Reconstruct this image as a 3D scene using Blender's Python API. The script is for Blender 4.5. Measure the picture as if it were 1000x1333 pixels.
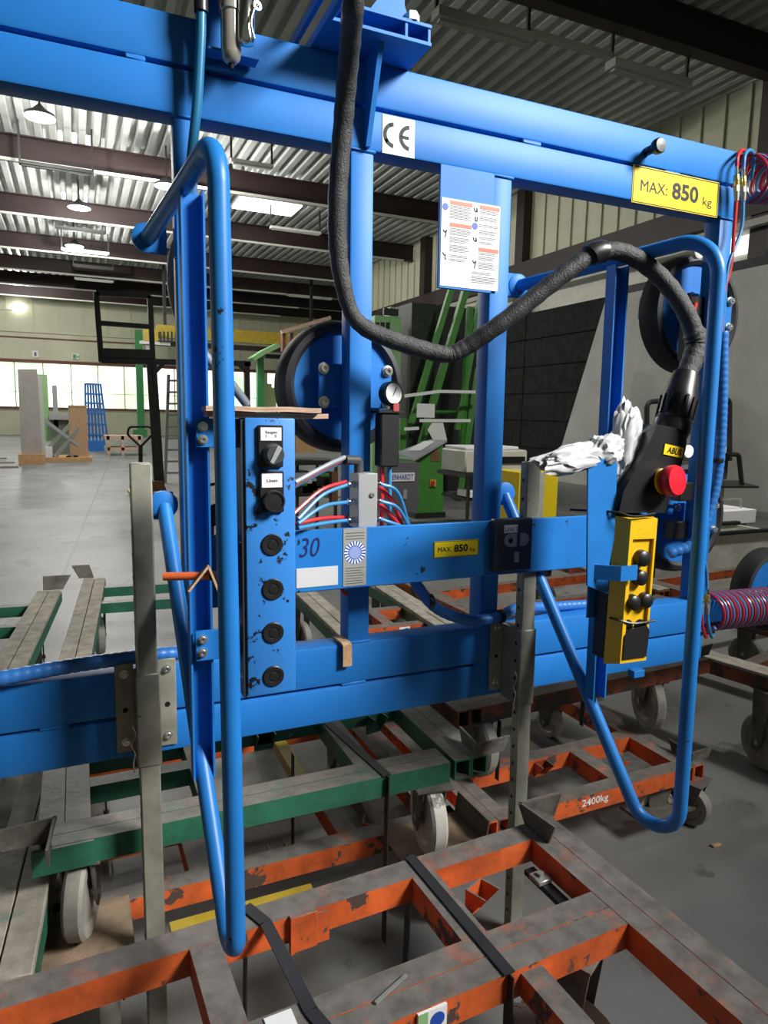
import bpy, bmesh, math, random
from mathutils import Vector, Matrix, noise
random.seed(7)
R = math.radians
for o in list(bpy.data.objects): bpy.data.objects.remove(o)
scene = bpy.context.scene
COL = scene.collection
# ------------------------------------------------------------------ camera
FPX = 894.0
CAMH = 1.5
def nrm(v): return v / v.length
_u = nrm(Vector((2020, 86, -894)))
_v = nrm(Vector((92, 7133, 894))); _v = nrm(_v - _u * _u.dot(_v))
_w = _v.cross(_u)
if _w.z > 0: _w = -_w
_q = Matrix.Rotation(R(1.0), 3, _u)
_W = _q @ _w; _V = _q @ _v
AX = (_u, _W, _V)              # world axes seen from the camera
FR = (_u, _w, _v)              # axes of the lifting frame (leans one degree)
CAM = Vector((0, 0, CAMH))
cd = bpy.data.cameras.new('camera'); cam = bpy.data.objects.new('camera', cd); COL.objects.link(cam)
cd.sensor_fit = 'HORIZONTAL'; cd.sensor_width = 36; cd.lens = FPX / 1000 * 36; cd.clip_end = 500
m3 = Matrix(((_u.x, _u.y, _u.z), (_W.x, _W.y, _W.z), (_V.x, _V.y, _V.z)))
cam.matrix_world = Matrix.Translation(CAM) @ m3.to_4x4()
scene.camera = cam
# ------------------------------------------------------------------ world, light, exposure
wd = bpy.data.worlds.new('world'); scene.world = wd; wd.use_nodes = True
bg = wd.node_tree.nodes['Background']; bg.inputs[0].default_value = (0.93, 1.0, 0.95, 1); bg.inputs[1].default_value = 1.0
def area(name, loc, target, sx, sy, power, col=(1, 1, 1)):
    l = bpy.data.lights.new(name, 'AREA'); l.shape = 'RECTANGLE'; l.size = sx; l.size_y = sy; l.energy = power; l.color = col
    o = bpy.data.objects.new(name, l); COL.objects.link(o); o.location = loc
    o.rotation_euler = (Vector(target) - Vector(loc)).to_track_quat('-Z', 'Y').to_euler(); return o
key = area('rooflight_over_operator', (4.6, -2.6, 5.6), (0.75, 1.6, 1.95), 2.2, 1.6, 88, (1, 0.99, 0.96)); key.data.spread = R(44)
vs = scene.view_settings
vs.view_transform = 'Standard'; vs.look = 'None'; vs.gamma = 1.0; vs.use_curve_mapping = False; vs.exposure = 0.0
# ------------------------------------------------------------------ helpers: projection
def ray(px, py, ax):
    c = Vector(((px - 500) / FPX, -(py - 667) / FPX, -1.0)); return Vector([c.dot(a) for a in ax])
def f(px, py, w):              # point of the lifting frame seen at a pixel, w metres in front of the camera
    r = ray(px, py, FR); return r * (w / r.y)
def atY(px, py, y):
    r = ray(px, py, AX); return CAM + r * (y / r.y)
def atX(px, py, x):
    r = ray(px, py, AX); return CAM + r * (x / r.x)
def atZ(px, py, z=0.0):
    r = ray(px, py, AX); return CAM + r * ((z - CAMH) / r.z)
# ------------------------------------------------------------------ helpers: materials
MATS = {}
def mat(name, col, rough=0.5, metal=0.0, var=0.0, vscale=6.0, bump=0.0, bscale=60.0, emit=0.0,
        chip=None, chip_amt=0.0, chip_scale=22.0, dust=None, dust_amt=0.0, spec=0.5, trans=0.0, wave=None, alpha=1.0):
    if name in MATS: return MATS[name]
    m = bpy.data.materials.new(name); MATS[name] = m; m.use_nodes = True
    nt = m.node_tree; N = nt.nodes; L = nt.links; b = N['Principled BSDF']
    b.inputs['Roughness'].default_value = rough; b.inputs['Metallic'].default_value = metal
    b.inputs['Specular IOR Level'].default_value = spec
    b.inputs['Transmission Weight'].default_value = trans
    c4 = (*col, 1); b.inputs['Base Color'].default_value = c4
    tc = N.new('ShaderNodeTexCoord'); cur = None
    def ns(scale, detail=5, rough_=0.6):
        n = N.new('ShaderNodeTexNoise'); n.inputs['Scale'].default_value = scale; n.inputs['Detail'].default_value = detail
        n.inputs['Roughness'].default_value = rough_; L.new(tc.outputs['Object'], n.inputs['Vector']); return n
    def mix(fac, a, bcol):
        x = N.new('ShaderNodeMix'); x.data_type = 'RGBA'; L.new(fac, x.inputs[0])
        for s, v_ in ((6, a), (7, bcol)):
            if isinstance(v_, tuple): x.inputs[s].default_value = v_
            else: L.new(v_, x.inputs[s])
        return x.outputs[2]
    def ramp(src, lo, hi):
        r = N.new('ShaderNodeMapRange'); r.inputs[1].default_value = lo; r.inputs[2].default_value = hi; L.new(src, r.inputs[0]); return r.outputs[0]
    cur = c4
    if var > 0:
        n = ns(vscale); fac = ramp(n.outputs['Fac'], 0.3, 0.7)
        cur = mix(fac, tuple(max(0, c * (1 - var)) for c in col) + (1,), tuple(min(1, c * (1 + var)) for c in col) + (1,))
    if chip is not None:
        n = ns(chip_scale, 6, 0.65); fac = ramp(n.outputs['Fac'], 1 - chip_amt, 1 - chip_amt + 0.03)
        cur = mix(fac, cur, (*chip, 1))
    if dust is not None:
        g = N.new('ShaderNodeNewGeometry'); s = N.new('ShaderNodeSeparateXYZ'); L.new(g.outputs['Normal'], s.inputs[0])
        n = ns(9, 6, 0.7)
        a = N.new('ShaderNodeMath'); a.operation = 'MULTIPLY_ADD'; L.new(n.outputs['Fac'], a.inputs[0]); a.inputs[1].default_value = 1.1; L.new(s.outputs['Z'], a.inputs[2])
        fac = ramp(a.outputs[0], 1.18 - dust_amt, 1.5 - dust_amt)
        n2 = ns(26, 5); dcol = mix(ramp(n2.outputs['Fac'], 0.35, 0.7), (*[c * 0.55 for c in dust], 1), (*dust, 1))
        cur = mix(fac, cur, dcol)
    if not isinstance(cur, tuple): L.new(cur, b.inputs['Base Color'])
    if bump > 0:
        n = ns(bscale, 4); bp = N.new('ShaderNodeBump'); bp.inputs['Strength'].default_value = bump; bp.inputs['Distance'].default_value = 0.01
        L.new(n.outputs['Fac'], bp.inputs['Height']); L.new(bp.outputs[0], b.inputs['Normal'])
    if emit > 0:
        b.inputs['Emission Color'].default_value = c4; b.inputs['Emission Strength'].default_value = emit
    return m
BLUE = mat('blue_enamel', (0.014, 0.165, 0.52), 0.5, var=0.10, vscale=3, bump=0.03, bscale=300, spec=0.3)
BLUEC = mat('blue_enamel_chipped', (0.035, 0.215, 0.62), 0.45, var=0.1, vscale=3, chip=(0.012, 0.012, 0.016), chip_amt=0.405, chip_scale=38, spec=0.35)
BLUEW = mat('blue_enamel_scuffed', (0.016, 0.175, 0.53), 0.4, var=0.12, vscale=4, chip=(0.012, 0.014, 0.02), chip_amt=0.345, chip_scale=30, spec=0.4)
ORANGE = mat('orange_paint_dirty', (0.56, 0.10, 0.02), 0.6, var=0.35, vscale=12, chip=(0.075, 0.05, 0.04), chip_amt=0.435, chip_scale=11, dust=(0.19, 0.17, 0.15), dust_amt=0.0, bump=0.15, bscale=40)
RUSTO = mat('rusty_orange_paint', (0.22, 0.06, 0.025), 0.7, var=0.4, vscale=9, chip=(0.06, 0.045, 0.04), chip_amt=0.50, chip_scale=6, dust=(0.15, 0.13, 0.11), dust_amt=0.0, bump=0.2, bscale=40)
GREEN = mat('green_paint_dirty', (0.02, 0.12, 0.07), 0.55, var=0.3, vscale=10, chip=(0.25, 0.28, 0.24), chip_amt=0.31, chip_scale=14, dust=(0.19, 0.17, 0.145), dust_amt=0.0, bump=0.15, bscale=40)
GRIME = mat('grimy_bare_steel', (0.11, 0.10, 0.085), 0.7, 0.0, var=0.45, vscale=14, bump=0.2, bscale=50)
SAW = mat('sawdust_covered_steel', (0.24, 0.17, 0.11), 0.9, var=0.35, vscale=12, bump=0.3, bscale=200)
WOODG = mat('grey_weathered_wood', (0.34, 0.31, 0.255), 0.8, var=0.3, vscale=18, chip=(0.2, 0.25, 0.2), chip_amt=0.42, chip_scale=7, bump=0.3, bscale=50)
GALV = mat('galvanised_steel', (0.36, 0.37, 0.33), 0.45, 0.55, var=0.22, vscale=16, bump=0.06, bscale=80)
GALVD = mat('galvanised_steel_stained', (0.27, 0.265, 0.215), 0.55, 0.35, var=0.3, vscale=11, chip=(0.04, 0.04, 0.035), chip_amt=0.3, chip_scale=16)
ZINC = mat('bright_zinc_bolt', (0.75, 0.75, 0.7), 0.25, 0.9)
CHROME = mat('bright_metal', (0.8, 0.8, 0.78), 0.18, 1.0)
BRASS = mat('brass', (0.75, 0.6, 0.2), 0.3, 0.9)
BLACK = mat('black_plastic', (0.012, 0.012, 0.013), 0.38)
RUBBER = mat('black_rubber', (0.016, 0.016, 0.018), 0.6, var=0.3, vscale=9)
SLEEVE = mat('black_braided_sleeve', (0.035, 0.035, 0.036), 0.55, var=0.4, vscale=30, bump=0.4, bscale=220)
DGREY = mat('dark_grey_plastic', (0.045, 0.047, 0.05), 0.45)
MGREY = mat('mid_grey_plastic', (0.33, 0.34, 0.36), 0.4)
YELLOW = mat('yellow_plastic_worn', (0.80, 0.47, 0.01), 0.4, var=0.08, chip=(0.03, 0.025, 0.015), chip_amt=0.345, chip_scale=34)
SIGNY = mat('yellow_sign', (0.83, 0.62, 0.02), 0.35, spec=0.2)
REDB = mat('red_plastic', (0.62, 0.012, 0.03), 0.32)
WHITE = mat('white_label', (0.80, 0.80, 0.80), 0.45, spec=0.2)
BLANK = mat('pale_grey_label', (0.58, 0.58, 0.58), 0.5)
PLATE = mat('grey_metal_label', (0.36, 0.36, 0.33), 0.4, 0.2)
INK = mat('black_ink', (0.012, 0.012, 0.015), 0.5, spec=0.2)
INKG = mat('grey_ink', (0.10, 0.10, 0.11), 0.5)
INKB = mat('blue_ink', (0.02, 0.08, 0.42), 0.5)
INKN = mat('navy_marker_ink', (0.008, 0.012, 0.10), 0.5)
SIGNR = mat('red_orange_sign', (0.62, 0.10, 0.05), 0.45)
HBLUE = mat('blue_hose', (0.04, 0.22, 0.46), 0.35)
HTEAL = mat('teal_blue_hose', (0.02, 0.17, 0.34), 0.3)
HRED = mat('red_hose', (0.55, 0.025, 0.03), 0.32)
HGREY = mat('grey_hose', (0.24, 0.26, 0.30), 0.4)
WRAP = mat('blue_spiral_wrap', (0.03, 0.17, 0.52), 0.4, var=0.15)
ALU = mat('aluminium_block', (0.62, 0.63, 0.63), 0.35, 0.6)
CARD = mat('cardboard', (0.45, 0.29, 0.17), 0.85, var=0.25, vscale=30, bump=0.1)
CARDP = mat('pinkish_cardboard_edge', (0.50, 0.34, 0.26), 0.85, var=0.35, vscale=25)
CORK = mat('cork_strip', (0.50, 0.31, 0.16), 0.85, var=0.3, vscale=60)
WHEELW = mat('white_nylon_wheel', (0.52, 0.50, 0.44), 0.5, var=0.15, chip=(0.2, 0.19, 0.16), chip_amt=0.42, chip_scale=20)
WHEELG = mat('grey_dusty_wheel', (0.24, 0.23, 0.20), 0.65, var=0.3, vscale=12)
BAG = mat('white_plastic_film', (0.52, 0.53, 0.54), 0.4, var=0.05, trans=0.0, bump=0.1, bscale=30)
CONC = mat('grey_concrete_floor', (0.17, 0.172, 0.168), 0.5, var=0.3, vscale=0.9, chip=(0.11, 0.11, 0.105), chip_amt=0.42, chip_scale=2.5, bump=0.04, bscale=8)
DECK = mat('galvanised_roof_deck', (0.52, 0.54, 0.52), 0.4, 0.2, var=0.2, vscale=0.7)
BROWN = mat('oxide_brown_steel', (0.022, 0.010, 0.009), 0.6, var=0.3, vscale=1.0)
OLIVE = mat('pale_olive_cladding', (0.55, 0.55, 0.40), 0.6, var=0.12, vscale=0.5)
SILL = mat('oxide_red_rail', (0.16, 0.05, 0.035), 0.6)
SKYP = mat('opal_window_daylight', (0.92, 1.0, 0.92), 0.4, emit=1.6)
_nt = SKYP.node_tree; _n = _nt.nodes.new('ShaderNodeTexNoise'); _n.inputs['Scale'].default_value = 0.55; _n.inputs['Detail'].default_value = 5
_r = _nt.nodes.new('ShaderNodeValToRGB'); _r.color_ramp.elements[0].position = 0.38; _r.color_ramp.elements[0].color = (0.42, 0.62, 0.34, 1); _r.color_ramp.elements[1].position = 0.58; _r.color_ramp.elements[1].color = (0.95, 1, 0.93, 1)
_t = _nt.nodes.new('ShaderNodeTexCoord'); _nt.links.new(_t.outputs['Object'], _n.inputs['Vector']); _nt.links.new(_n.outputs['Fac'], _r.inputs[0]); _nt.links.new(_r.outputs[0], _nt.nodes['Principled BSDF'].inputs['Emission Color'])
SKYR = mat('opal_rooflight_daylight', (0.97, 1.0, 0.98), 0.4, emit=5.0)
LAMPW = mat('lamp_diffuser_lit', (1.0, 1.0, 0.96), 0.4, emit=6.0)
TUBEOFF = mat('lamp_tray_grey', (0.30, 0.30, 0.26), 0.5)
TRAYW = mat('lamp_tray_pale', (0.55, 0.55, 0.50), 0.5)
STEELK = mat('black_painted_steel', (0.012, 0.014, 0.012), 0.5)
MGREEN = mat('machine_green', (0.055, 0.22, 0.035), 0.45, var=0.1)
PGREEN = mat('pale_green_paint', (0.27, 0.50, 0.22), 0.5)
LGREEN = mat('column_green', (0.05, 0.30, 0.09), 0.5)
GREYW = mat('pale_grey_board', (0.36, 0.36, 0.33), 0.7, var=0.12, vscale=1.2)
BLKP = mat('black_wall_panel', (0.012, 0.012, 0.012), 0.8, var=0.6, vscale=6, spec=0.15)
WOOD = mat('pale_wood', (0.55, 0.33, 0.16), 0.8, var=0.15, vscale=8)
BOARDG = mat('pale_grey_crate_board', (0.42, 0.39, 0.36), 0.8, var=0.1)
BRBL = mat('bright_blue_rack', (0.02, 0.14, 0.45), 0.45)
YPAINT = mat('yellow_crane_paint', (0.45, 0.33, 0.03), 0.5, var=0.2)
CREAM = mat('cream_enamel', (0.55, 0.54, 0.46), 0.5, var=0.1)
BROWNB = mat('brown_steel_base', (0.16, 0.075, 0.035), 0.7, var=0.3)
CONCB = mat('pale_stained_plaster', (0.58, 0.58, 0.52), 0.85, var=0.25, vscale=5, chip=(0.09, 0.085, 0.08), chip_amt=0.38, chip_scale=5)
# ------------------------------------------------------------------ helpers: things and meshes
def thing(name, label, cat, base=(0, 0, 0), group=None, rot=None):
    o = bpy.data.objects.new(name, None); COL.objects.link(o); o.empty_display_size = 0.1
    base = Vector(base)
    if rot is not None:
        o.matrix_world = Matrix.Translation(CAM + rot @ base) @ rot.to_4x4()
    else: o.location = base
    o['label'] = label; o['category'] = cat; o['_b'] = tuple(base)
    if group: o['group'] = group
    return o
def tag(o, label, cat=None, group=None, kind=None):
    if label: o['label'] = label
    if cat: o['category'] = cat
    if group: o['group'] = group
    if kind: o['kind'] = kind
    return o
class MB:
    def __init__(s): s.bm = bmesh.new()
    def _tr(s, verts, M):
        if M is not None: bmesh.ops.transform(s.bm, matrix=M, verts=verts)
    def box(s, a, b, bev=0.0, M=None, seg=1):
        a = Vector(a); b = Vector(b)
        r = bmesh.ops.create_cube(s.bm, size=1.0); vs_ = r['verts']
        for v in vs_: v.co = Vector([(a[i] + b[i]) / 2 + v.co[i] * abs(b[i] - a[i]) for i in range(3)])
        if bev > 0:
            es = list({e for v in vs_ for e in v.link_edges})
            rr = bmesh.ops.bevel(s.bm, geom=es, offset=bev, segments=seg, profile=0.5, affect='EDGES')
            vs_ = list({v for f_ in rr['faces'] for v in f_.verts} | {v for v in vs_ if v.is_valid})
        s._tr(vs_, M); return s
    def bar(s, p0, p1, sx, sy, up=(0, 0, 1), bev=0.0):      # rectangular bar between two points
        p0 = Vector(p0); p1 = Vector(p1); d = p1 - p0; z = d.normalized(); x = Vector(up).cross(z)
        if x.length < 1e-4: x = Vector((1, 0, 0)).cross(z)
        x.normalize(); y = z.cross(x)
        M = Matrix(((x.x, y.x, z.x, p0.x), (x.y, y.y, z.y, p0.y), (x.z, y.z, z.z, p0.z), (0, 0, 0, 1)))
        return s.box((-sx / 2, -sy / 2, 0), (sx / 2, sy / 2, d.length), bev, M)
    def prism(s, poly, ext):      # polygon points extruded along a vector
        ext = Vector(ext); n = len(poly)
        a = [s.bm.verts.new(Vector(p)) for p in poly]; b = [s.bm.verts.new(Vector(p) + ext) for p in poly]
        s.bm.faces.new(a); s.bm.faces.new(b[::-1])
        for i in range(n): s.bm.faces.new((a[i], b[i], b[(i + 1) % n], a[(i + 1) % n]))
        return s
    def tube(s, pts, r, seg=12, cap=True, closed=False):
        pts = [Vector(p) for p in pts]; n = len(pts); rf = r if callable(r) else (lambda i: r)
        t0 = (pts[1] - pts[0]).normalized(); x = t0.orthogonal().normalized(); rings = []
        for i, p in enumerate(pts):
            t = (pts[min(i + 1, n - 1)] - pts[max(i - 1, 0)])
            if t.length < 1e-9: t = t0
            t.normalize(); x = (x - t * x.dot(t)); x.normalize(); y = t.cross(x)
            rr = rf(i)
            rx, ry = rr if isinstance(rr, tuple) else (rr, rr)
            rings.append([s.bm.verts.new(p + x * math.cos(2 * math.pi * k / seg) * rx + y * math.sin(2 * math.pi * k / seg) * ry) for k in range(seg)])
        for i in range(n - 1):
            for k in range(seg):
                fc = s.bm.faces.new((rings[i][k], rings[i][(k + 1) % seg], rings[i + 1][(k + 1) % seg], rings[i + 1][k])); fc.smooth = True
        if cap: s.bm.faces.new(rings[0][::-1]); s.bm.faces.new(rings[-1])
        return s
    def cyl(s, p0, p1, r0, r1=None, seg=16):
        r1 = r0 if r1 is None else r1
        return s.tube([p0, p1], lambda i: (r0, r1)[i], seg)
    def lathe(s, c, axis, prof, seg=32, close=False):      # prof: (radius, distance along axis)
        c = Vector(c); ax = Vector(axis).normalized(); x = ax.orthogonal().normalized(); y = ax.cross(x); rings = []
        for (r, h) in prof:
            rings.append([s.bm.verts.new(c + ax * h + (x * math.cos(2 * math.pi * k / seg) + y * math.sin(2 * math.pi * k / seg)) * max(r, 1e-5)) for k in range(seg)])
        nn = len(rings)
        for i in range(nn if close else nn - 1):
            A = rings[i]; B = rings[(i + 1) % nn]
            for k in range(seg):
                fc = s.bm.faces.new((A[k], A[(k + 1) % seg], B[(k + 1) % seg], B[k])); fc.smooth = True
        if not close: s.bm.faces.new(rings[0][::-1]); s.bm.faces.new(rings[-1])
        return s
    def build(s, name, m, parent=None, top=False):
        bmesh.ops.remove_doubles(s.bm, verts=s.bm.verts, dist=1e-6)
        bmesh.ops.recalc_face_normals(s.bm, faces=s.bm.faces)
        me = bpy.data.meshes.new(name); s.bm.to_mesh(me); s.bm.free(); me.materials.append(m)
        for e in me.polygons: pass
        try: me.set_sharp_from_angle(angle=R(40))
        except Exception: pass
        o = bpy.data.objects.new(name, me); COL.objects.link(o)
        if parent is not None:
            o.parent = parent
            if parent.type == 'EMPTY' and '_b' in parent: o.location = -Vector(parent['_b'])
        return o
def fillet(pts, rad, seg=8):
    pts = [Vector(p) for p in pts]; out = [pts[0]]
    rads = rad if isinstance(rad, (list, tuple)) else [rad] * (len(pts) - 2)
    for i in range(1, len(pts) - 1):
        p = pts[i]; a = (pts[i - 1] - p); b = (pts[i + 1] - p); la, lb = a.length, b.length; a.normalize(); b.normalize()
        ang = a.angle(b); t = min(rads[i - 1] / math.tan(ang / 2), la * 0.48, lb * 0.48); r = t * math.tan(ang / 2)
        bis = (a + b).normalized(); c = p + bis * (r / math.sin(ang / 2)); s0 = p + a * t - c; s1 = p + b * t - c
        for k in range(seg + 1):
            out.append(c + s0.normalized().slerp(s1.normalized(), k / seg) * r)
    out.append(pts[-1]); return out
def spline(pts, n=8):
    P = [Vector(p) for p in pts]; P = [P[0] * 2 - P[1]] + P + [P[-1] * 2 - P[-2]]; out = []
    for i in range(1, len(P) - 2):
        for k in range(n):
            t = k / n
            out.append(0.5 * ((2 * P[i]) + (P[i + 1] - P[i - 1]) * t + (2 * P[i - 1] - 5 * P[i] + 4 * P[i + 1] - P[i + 2]) * t * t + (3 * P[i] - P[i - 1] - 3 * P[i + 1] + P[i + 2]) * t ** 3))
    out.append(P[-2]); return out
def resample(pts, step):
    pts = [Vector(p) for p in pts]; out = [pts[0].copy()]; acc = 0
    for a, b in zip(pts, pts[1:]):
        d = (b - a).length; t = step - acc
        while t <= d:
            out.append(a + (b - a) * (t / d)); t += step
        acc = (acc + d) % step
    return out
def lettering(body, cx, y, cz, wid, hei, m, parent, name='lettering', bold=0.0, shear=0.0, M=None, thick=0.0004):
    c = bpy.data.curves.new('txt', 'FONT'); c.body = body; c.offset = bold; c.shear = shear; c.resolution_u = 3
    t = bpy.data.objects.new('txt', c); COL.objects.link(t)
    dg = bpy.context.evaluated_depsgraph_get(); me = bpy.data.meshes.new_from_object(t.evaluated_get(dg))
    bpy.data.objects.remove(t); bpy.data.curves.remove(c)
    xs = [v.co.x for v in me.vertices]; ys = [v.co.y for v in me.vertices]
    x0, x1, y0, y1 = min(xs), max(xs), min(ys), max(ys)
    for v in me.vertices:
        a = ((v.co.x - x0) / (x1 - x0) - 0.5) * wid; b = ((v.co.y - y0) / (y1 - y0) - 0.5) * hei
        p = Vector((cx + a, y, cz + b)) if M is None else M @ Vector((a, b, 0))
        v.co = p
    me.name = name; me.materials.clear(); me.materials.append(m)
    o = bpy.data.objects.new(name, me); COL.objects.link(o); o.parent = parent
    if parent.type == 'EMPTY' and '_b' in parent: o.location = -Vector(parent['_b'])
    return o
def struct(name, mb, m, label=None):
    o = mb.build(name, m); o['kind'] = 'structure'
    if label: o['label'] = label
    return o

# ================================================================== the hall
ROOF = 7.6; BACK = 43.0; WX = 11.5
b = MB(); b.box((-32, -6, -0.2), (30, BACK + 0.3, 0)); floor = struct('floor', b, CONC, 'grey concrete hall floor')
b = MB(); j0 = atZ(75, 765); j1 = atZ(136, 617); dj = (j1 - j0).normalized()
b.bar(j0 - dj * 2 + Vector((0, 0, 0.001)), j1 + dj * 22 + Vector((0, 0, 0.001)), 0.025, 0.002); b.build('floor_joint', INKG, floor)
# corrugated roof deck, ribs running down the hall
b = MB(); x = -30.0; prof = []
while x < 30:
    prof += [(x, ROOF), (x + 0.13, ROOF), (x + 0.165, ROOF + 0.15), (x + 0.265, ROOF + 0.15)]; x += 0.3
va = [b.bm.verts.new((p[0], -6.0, p[1])) for p in prof]; vb = [b.bm.verts.new((p[0], BACK + 0.3, p[1])) for p in prof]
for i in range(len(prof) - 1): b.bm.faces.new((va[i], va[i + 1], vb[i + 1], vb[i]))
ceiling = struct('ceiling', b, DECK, 'ribbed galvanised metal roof deck')
for i, y in enumerate((-1.5, 3.5, 8.5, 13.5, 18.6, 23.5, 28.4, 32.6, 36.4, 40.0)):      # roof girders
    b = MB(); b.box((-30, y - 0.01, 7.08), (30, y + 0.01, ROOF)); b.box((-30, y - 0.12, 7.05), (30, y + 0.12, 7.08)); b.box((-30, y - 0.12, ROOF - 0.03), (30, y + 0.12, ROOF - 0.001))
    g_ = struct('trim_%d' % (i + 1), b, BROWN, 'dark brown steel roof girder')
    if y > 10: b = MB(); b.box((-30, y - .2, 6.99), (11, y - .13, 7.05)); b.build('lamp_rail', TRAYW, g_)
# back wall: cladding above and below a long window band, each pane its own piece
zb0, zb1 = 1.45, 3.95
b = MB()
b.box((-32, BACK, 0), (30, BACK + 0.2, zb0)); b.box((-32, BACK, zb1), (30, BACK + 0.2, ROOF))
k = -32.0
while k < 30:
    b.box((k, BACK - 0.03, zb1), (k + 0.08, BACK, ROOF)); k += 1.25
wall_back = struct('wall_back', b, OLIVE, 'pale olive clad end wall with a window band')
for (z0, z1, m) in ((zb1 - 0.02, zb1 + 0.16, SILL), (zb0 - 0.02, zb0 + 0.1, SILL), (5.25, 5.31, SILL), (5.55, 5.63, OLIVE)):
    b = MB(); b.box((-32, BACK - 0.12, z0), (30, BACK - 0.03, z1)); b.build('rail', m, wall_back)
xw = -31.0; i = 1
while xw < 28:
    fr = MB(); fr.box((xw, BACK + 0.02, zb0), (xw + 0.06, BACK + 0.1, zb1)); fr.box((xw, BACK + 0.02, zb0 + 0.9), (xw + 1.4, BACK + 0.06, zb0 + 0.93))
    fo = struct('window_%d' % i, fr, OLIVE, 'tall window bay in the end wall')
    p = MB(); p.box((xw + 0.06, BACK + 0.05, zb0), (xw + 1.4, BACK + 0.08, zb1)); p.build('pane', SKYP, fo)
    xw += 1.4; i += 1
# right-hand long wall
b = MB(); b.box((WX, 3.0, 5.75), (WX + 0.2, 27.5, ROOF))
y = 3.0
while y < 27.5:
    b.box((WX - 0.05, y, 5.75), (WX, y + 0.1, ROOF)); y += 0.55
wall_right = struct('wall_right', b, OLIVE, 'pale clad upper side wall')
b = MB(); b.box((WX + 0.1, -2, 0), (WX + 0.3, 27.5, 5.75)); b.build('lower_wall', CREAM, wall_right)
b = MB(); b.box((WX - 0.35, 2.0, 5.15), (WX + 0.08, 27.5, 5.65)); b.build('crane_rail', BROWN, wall_right)
b = MB(); b.box((WX - 0.55, 2.0, 4.9), (WX - 0.4, 27.5, 5.02)); b.build('cable_duct', TUBEOFF, wall_right)
b = MB(); b.box((WX + 0.05, 3.0, 4.62), (WX + 0.09, 10.2, 4.95)); b.build('pane', SKYP, wall_right)
for y in (9.0, 16.4, 22.2):
    b = MB(); b.box((WX - 0.3, y - 0.18, 0), (WX + 0.05, y + 0.18, ROOF)); b.build('column', BROWN, wall_right)
b = MB(); b.box((-32, -6.2, 0), (30, -6.0, ROOF)); struct('wall_rear', b, OLIVE, 'unseen pale clad wall behind the operator, added to block light')  # unseen wall, put in to block sky light from behind the camera
b = MB(); b.box((-32.2, -6, 0), (-32, 12, ROOF)); struct('wall_left', b, OLIVE, 'unseen pale clad side wall, added to block light from the near bays')  # unseen wall, cut short so side light enters only the far bays
# dark far side beyond the long wall
b = MB(); b.box((WX + 8, 27, 0), (WX + 8.2, BACK, ROOF)); struct('wall_far', b, OLIVE, 'pale clad far side wall')

# ================================================================== the vacuum lifting frame
RF = Matrix([[AX[i].dot(FR[j]) for j in range(3)] for i in range(3)])
LB = Vector((0.66, 1.635, -0.763))
lifter = thing('vacuum_lifter', 'tall blue steel vacuum lifting frame with tubular handles and suction pads', 'lifting frame', LB, rot=RF)
U0, U1 = -0.56, 1.890; WF = 1.6
def part(name, mb, m, parent=None, label=None):
    o = mb.build(name, m, parent or lifter)
    if label: o['label'] = label
    return o
def flat(px0, py0, px1, py1, w, t, name, m, parent=None, label=None, bev=0.0):     # thin plate facing the operator
    p = f((px0 + px1) / 2, py0, w); q = f((px0 + px1) / 2, py1, w); l = f(px0, (py0 + py1) / 2, w); r = f(px1, (py0 + py1) / 2, w)
    bb = MB(); bb.box((l.x, w, q.z), (r.x, w + t, p.z), bev); o = part(name, bb, m, parent, label)
    return o, (l.x, r.x, q.z, p.z)
def bolt(c, r=0.009, axis=(0, -1, 0), parent=None, h=0.008, m=None):
    bb = MB(); bb.lathe(c, axis, [(r * 1.45, 0), (r * 1.45, h * 0.25), (r, h * 0.3), (r * 0.95, h), (r * 0.5, h), (r * 0.45, h * 0.6)], 14)
    return part('bolt', bb, m or ZINC, parent)
for (v0, v1) in ((0.752, 0.850), (0.651, 0.744), (-0.664, -0.558), (-0.763, -0.670)):
    bb = MB(); bb.box((U0, WF, v0), (U1, WF + 0.07, v1), 0.006, seg=2); part('beam_tube', bb, BLUE)
for (x0, x1, v0, v1) in ((0.12, 0.16, 0.742, 0.754), (1.10, 1.16, 0.742, 0.754), (1.60, 1.66, 0.742, 0.754), (0.60, 0.67, -0.672, -0.662), (-0.10, -0.04, -0.672, -0.662), (1.00, 1.07, -0.672, -0.662)):
    bb = MB(); bb.box((x0, WF + 0.0005, v0), (x1, WF + 0.01, v1), 0.003); part('weld_seam', bb, BLUE)
for (x0, x1) in ((0.214, 0.262), (0.618, 0.678), (1.014, 1.074), (1.838, 1.894)):
    bb = MB(); bb.box((x0, WF + 0.004, -0.559), (x1, WF + 0.064, 0.652), 0.005, seg=2); part('post', bb, BLUE)
    for vv in (-0.557, 0.65):
        bb = MB(); bb.box((x0 - 0.004, WF - 0.001, vv - 0.004), (x1 + 0.004, WF + 0.01, vv + 0.004), 0.003); part('weld_seam', bb, BLUE)
bb = MB(); bb.box((0.28, 1.49, -0.384), (1.30, 1.50, -0.239), 0.002); crossbar = part('crossbar', bb, BLUEW)
for x0 in (0.63, 1.03):
    bb = MB(); bb.box((x0, 1.50, -0.36), (x0 + .035, 1.604, -0.26), .001); part('standoff', bb, BLUE, crossbar)
bb = MB(); bb.box((0.857, WF - 0.001, 0.352), (1.016, WF + 0.008, 0.652), 0.001); part('sign_backplate', bb, BLUE)
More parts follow.
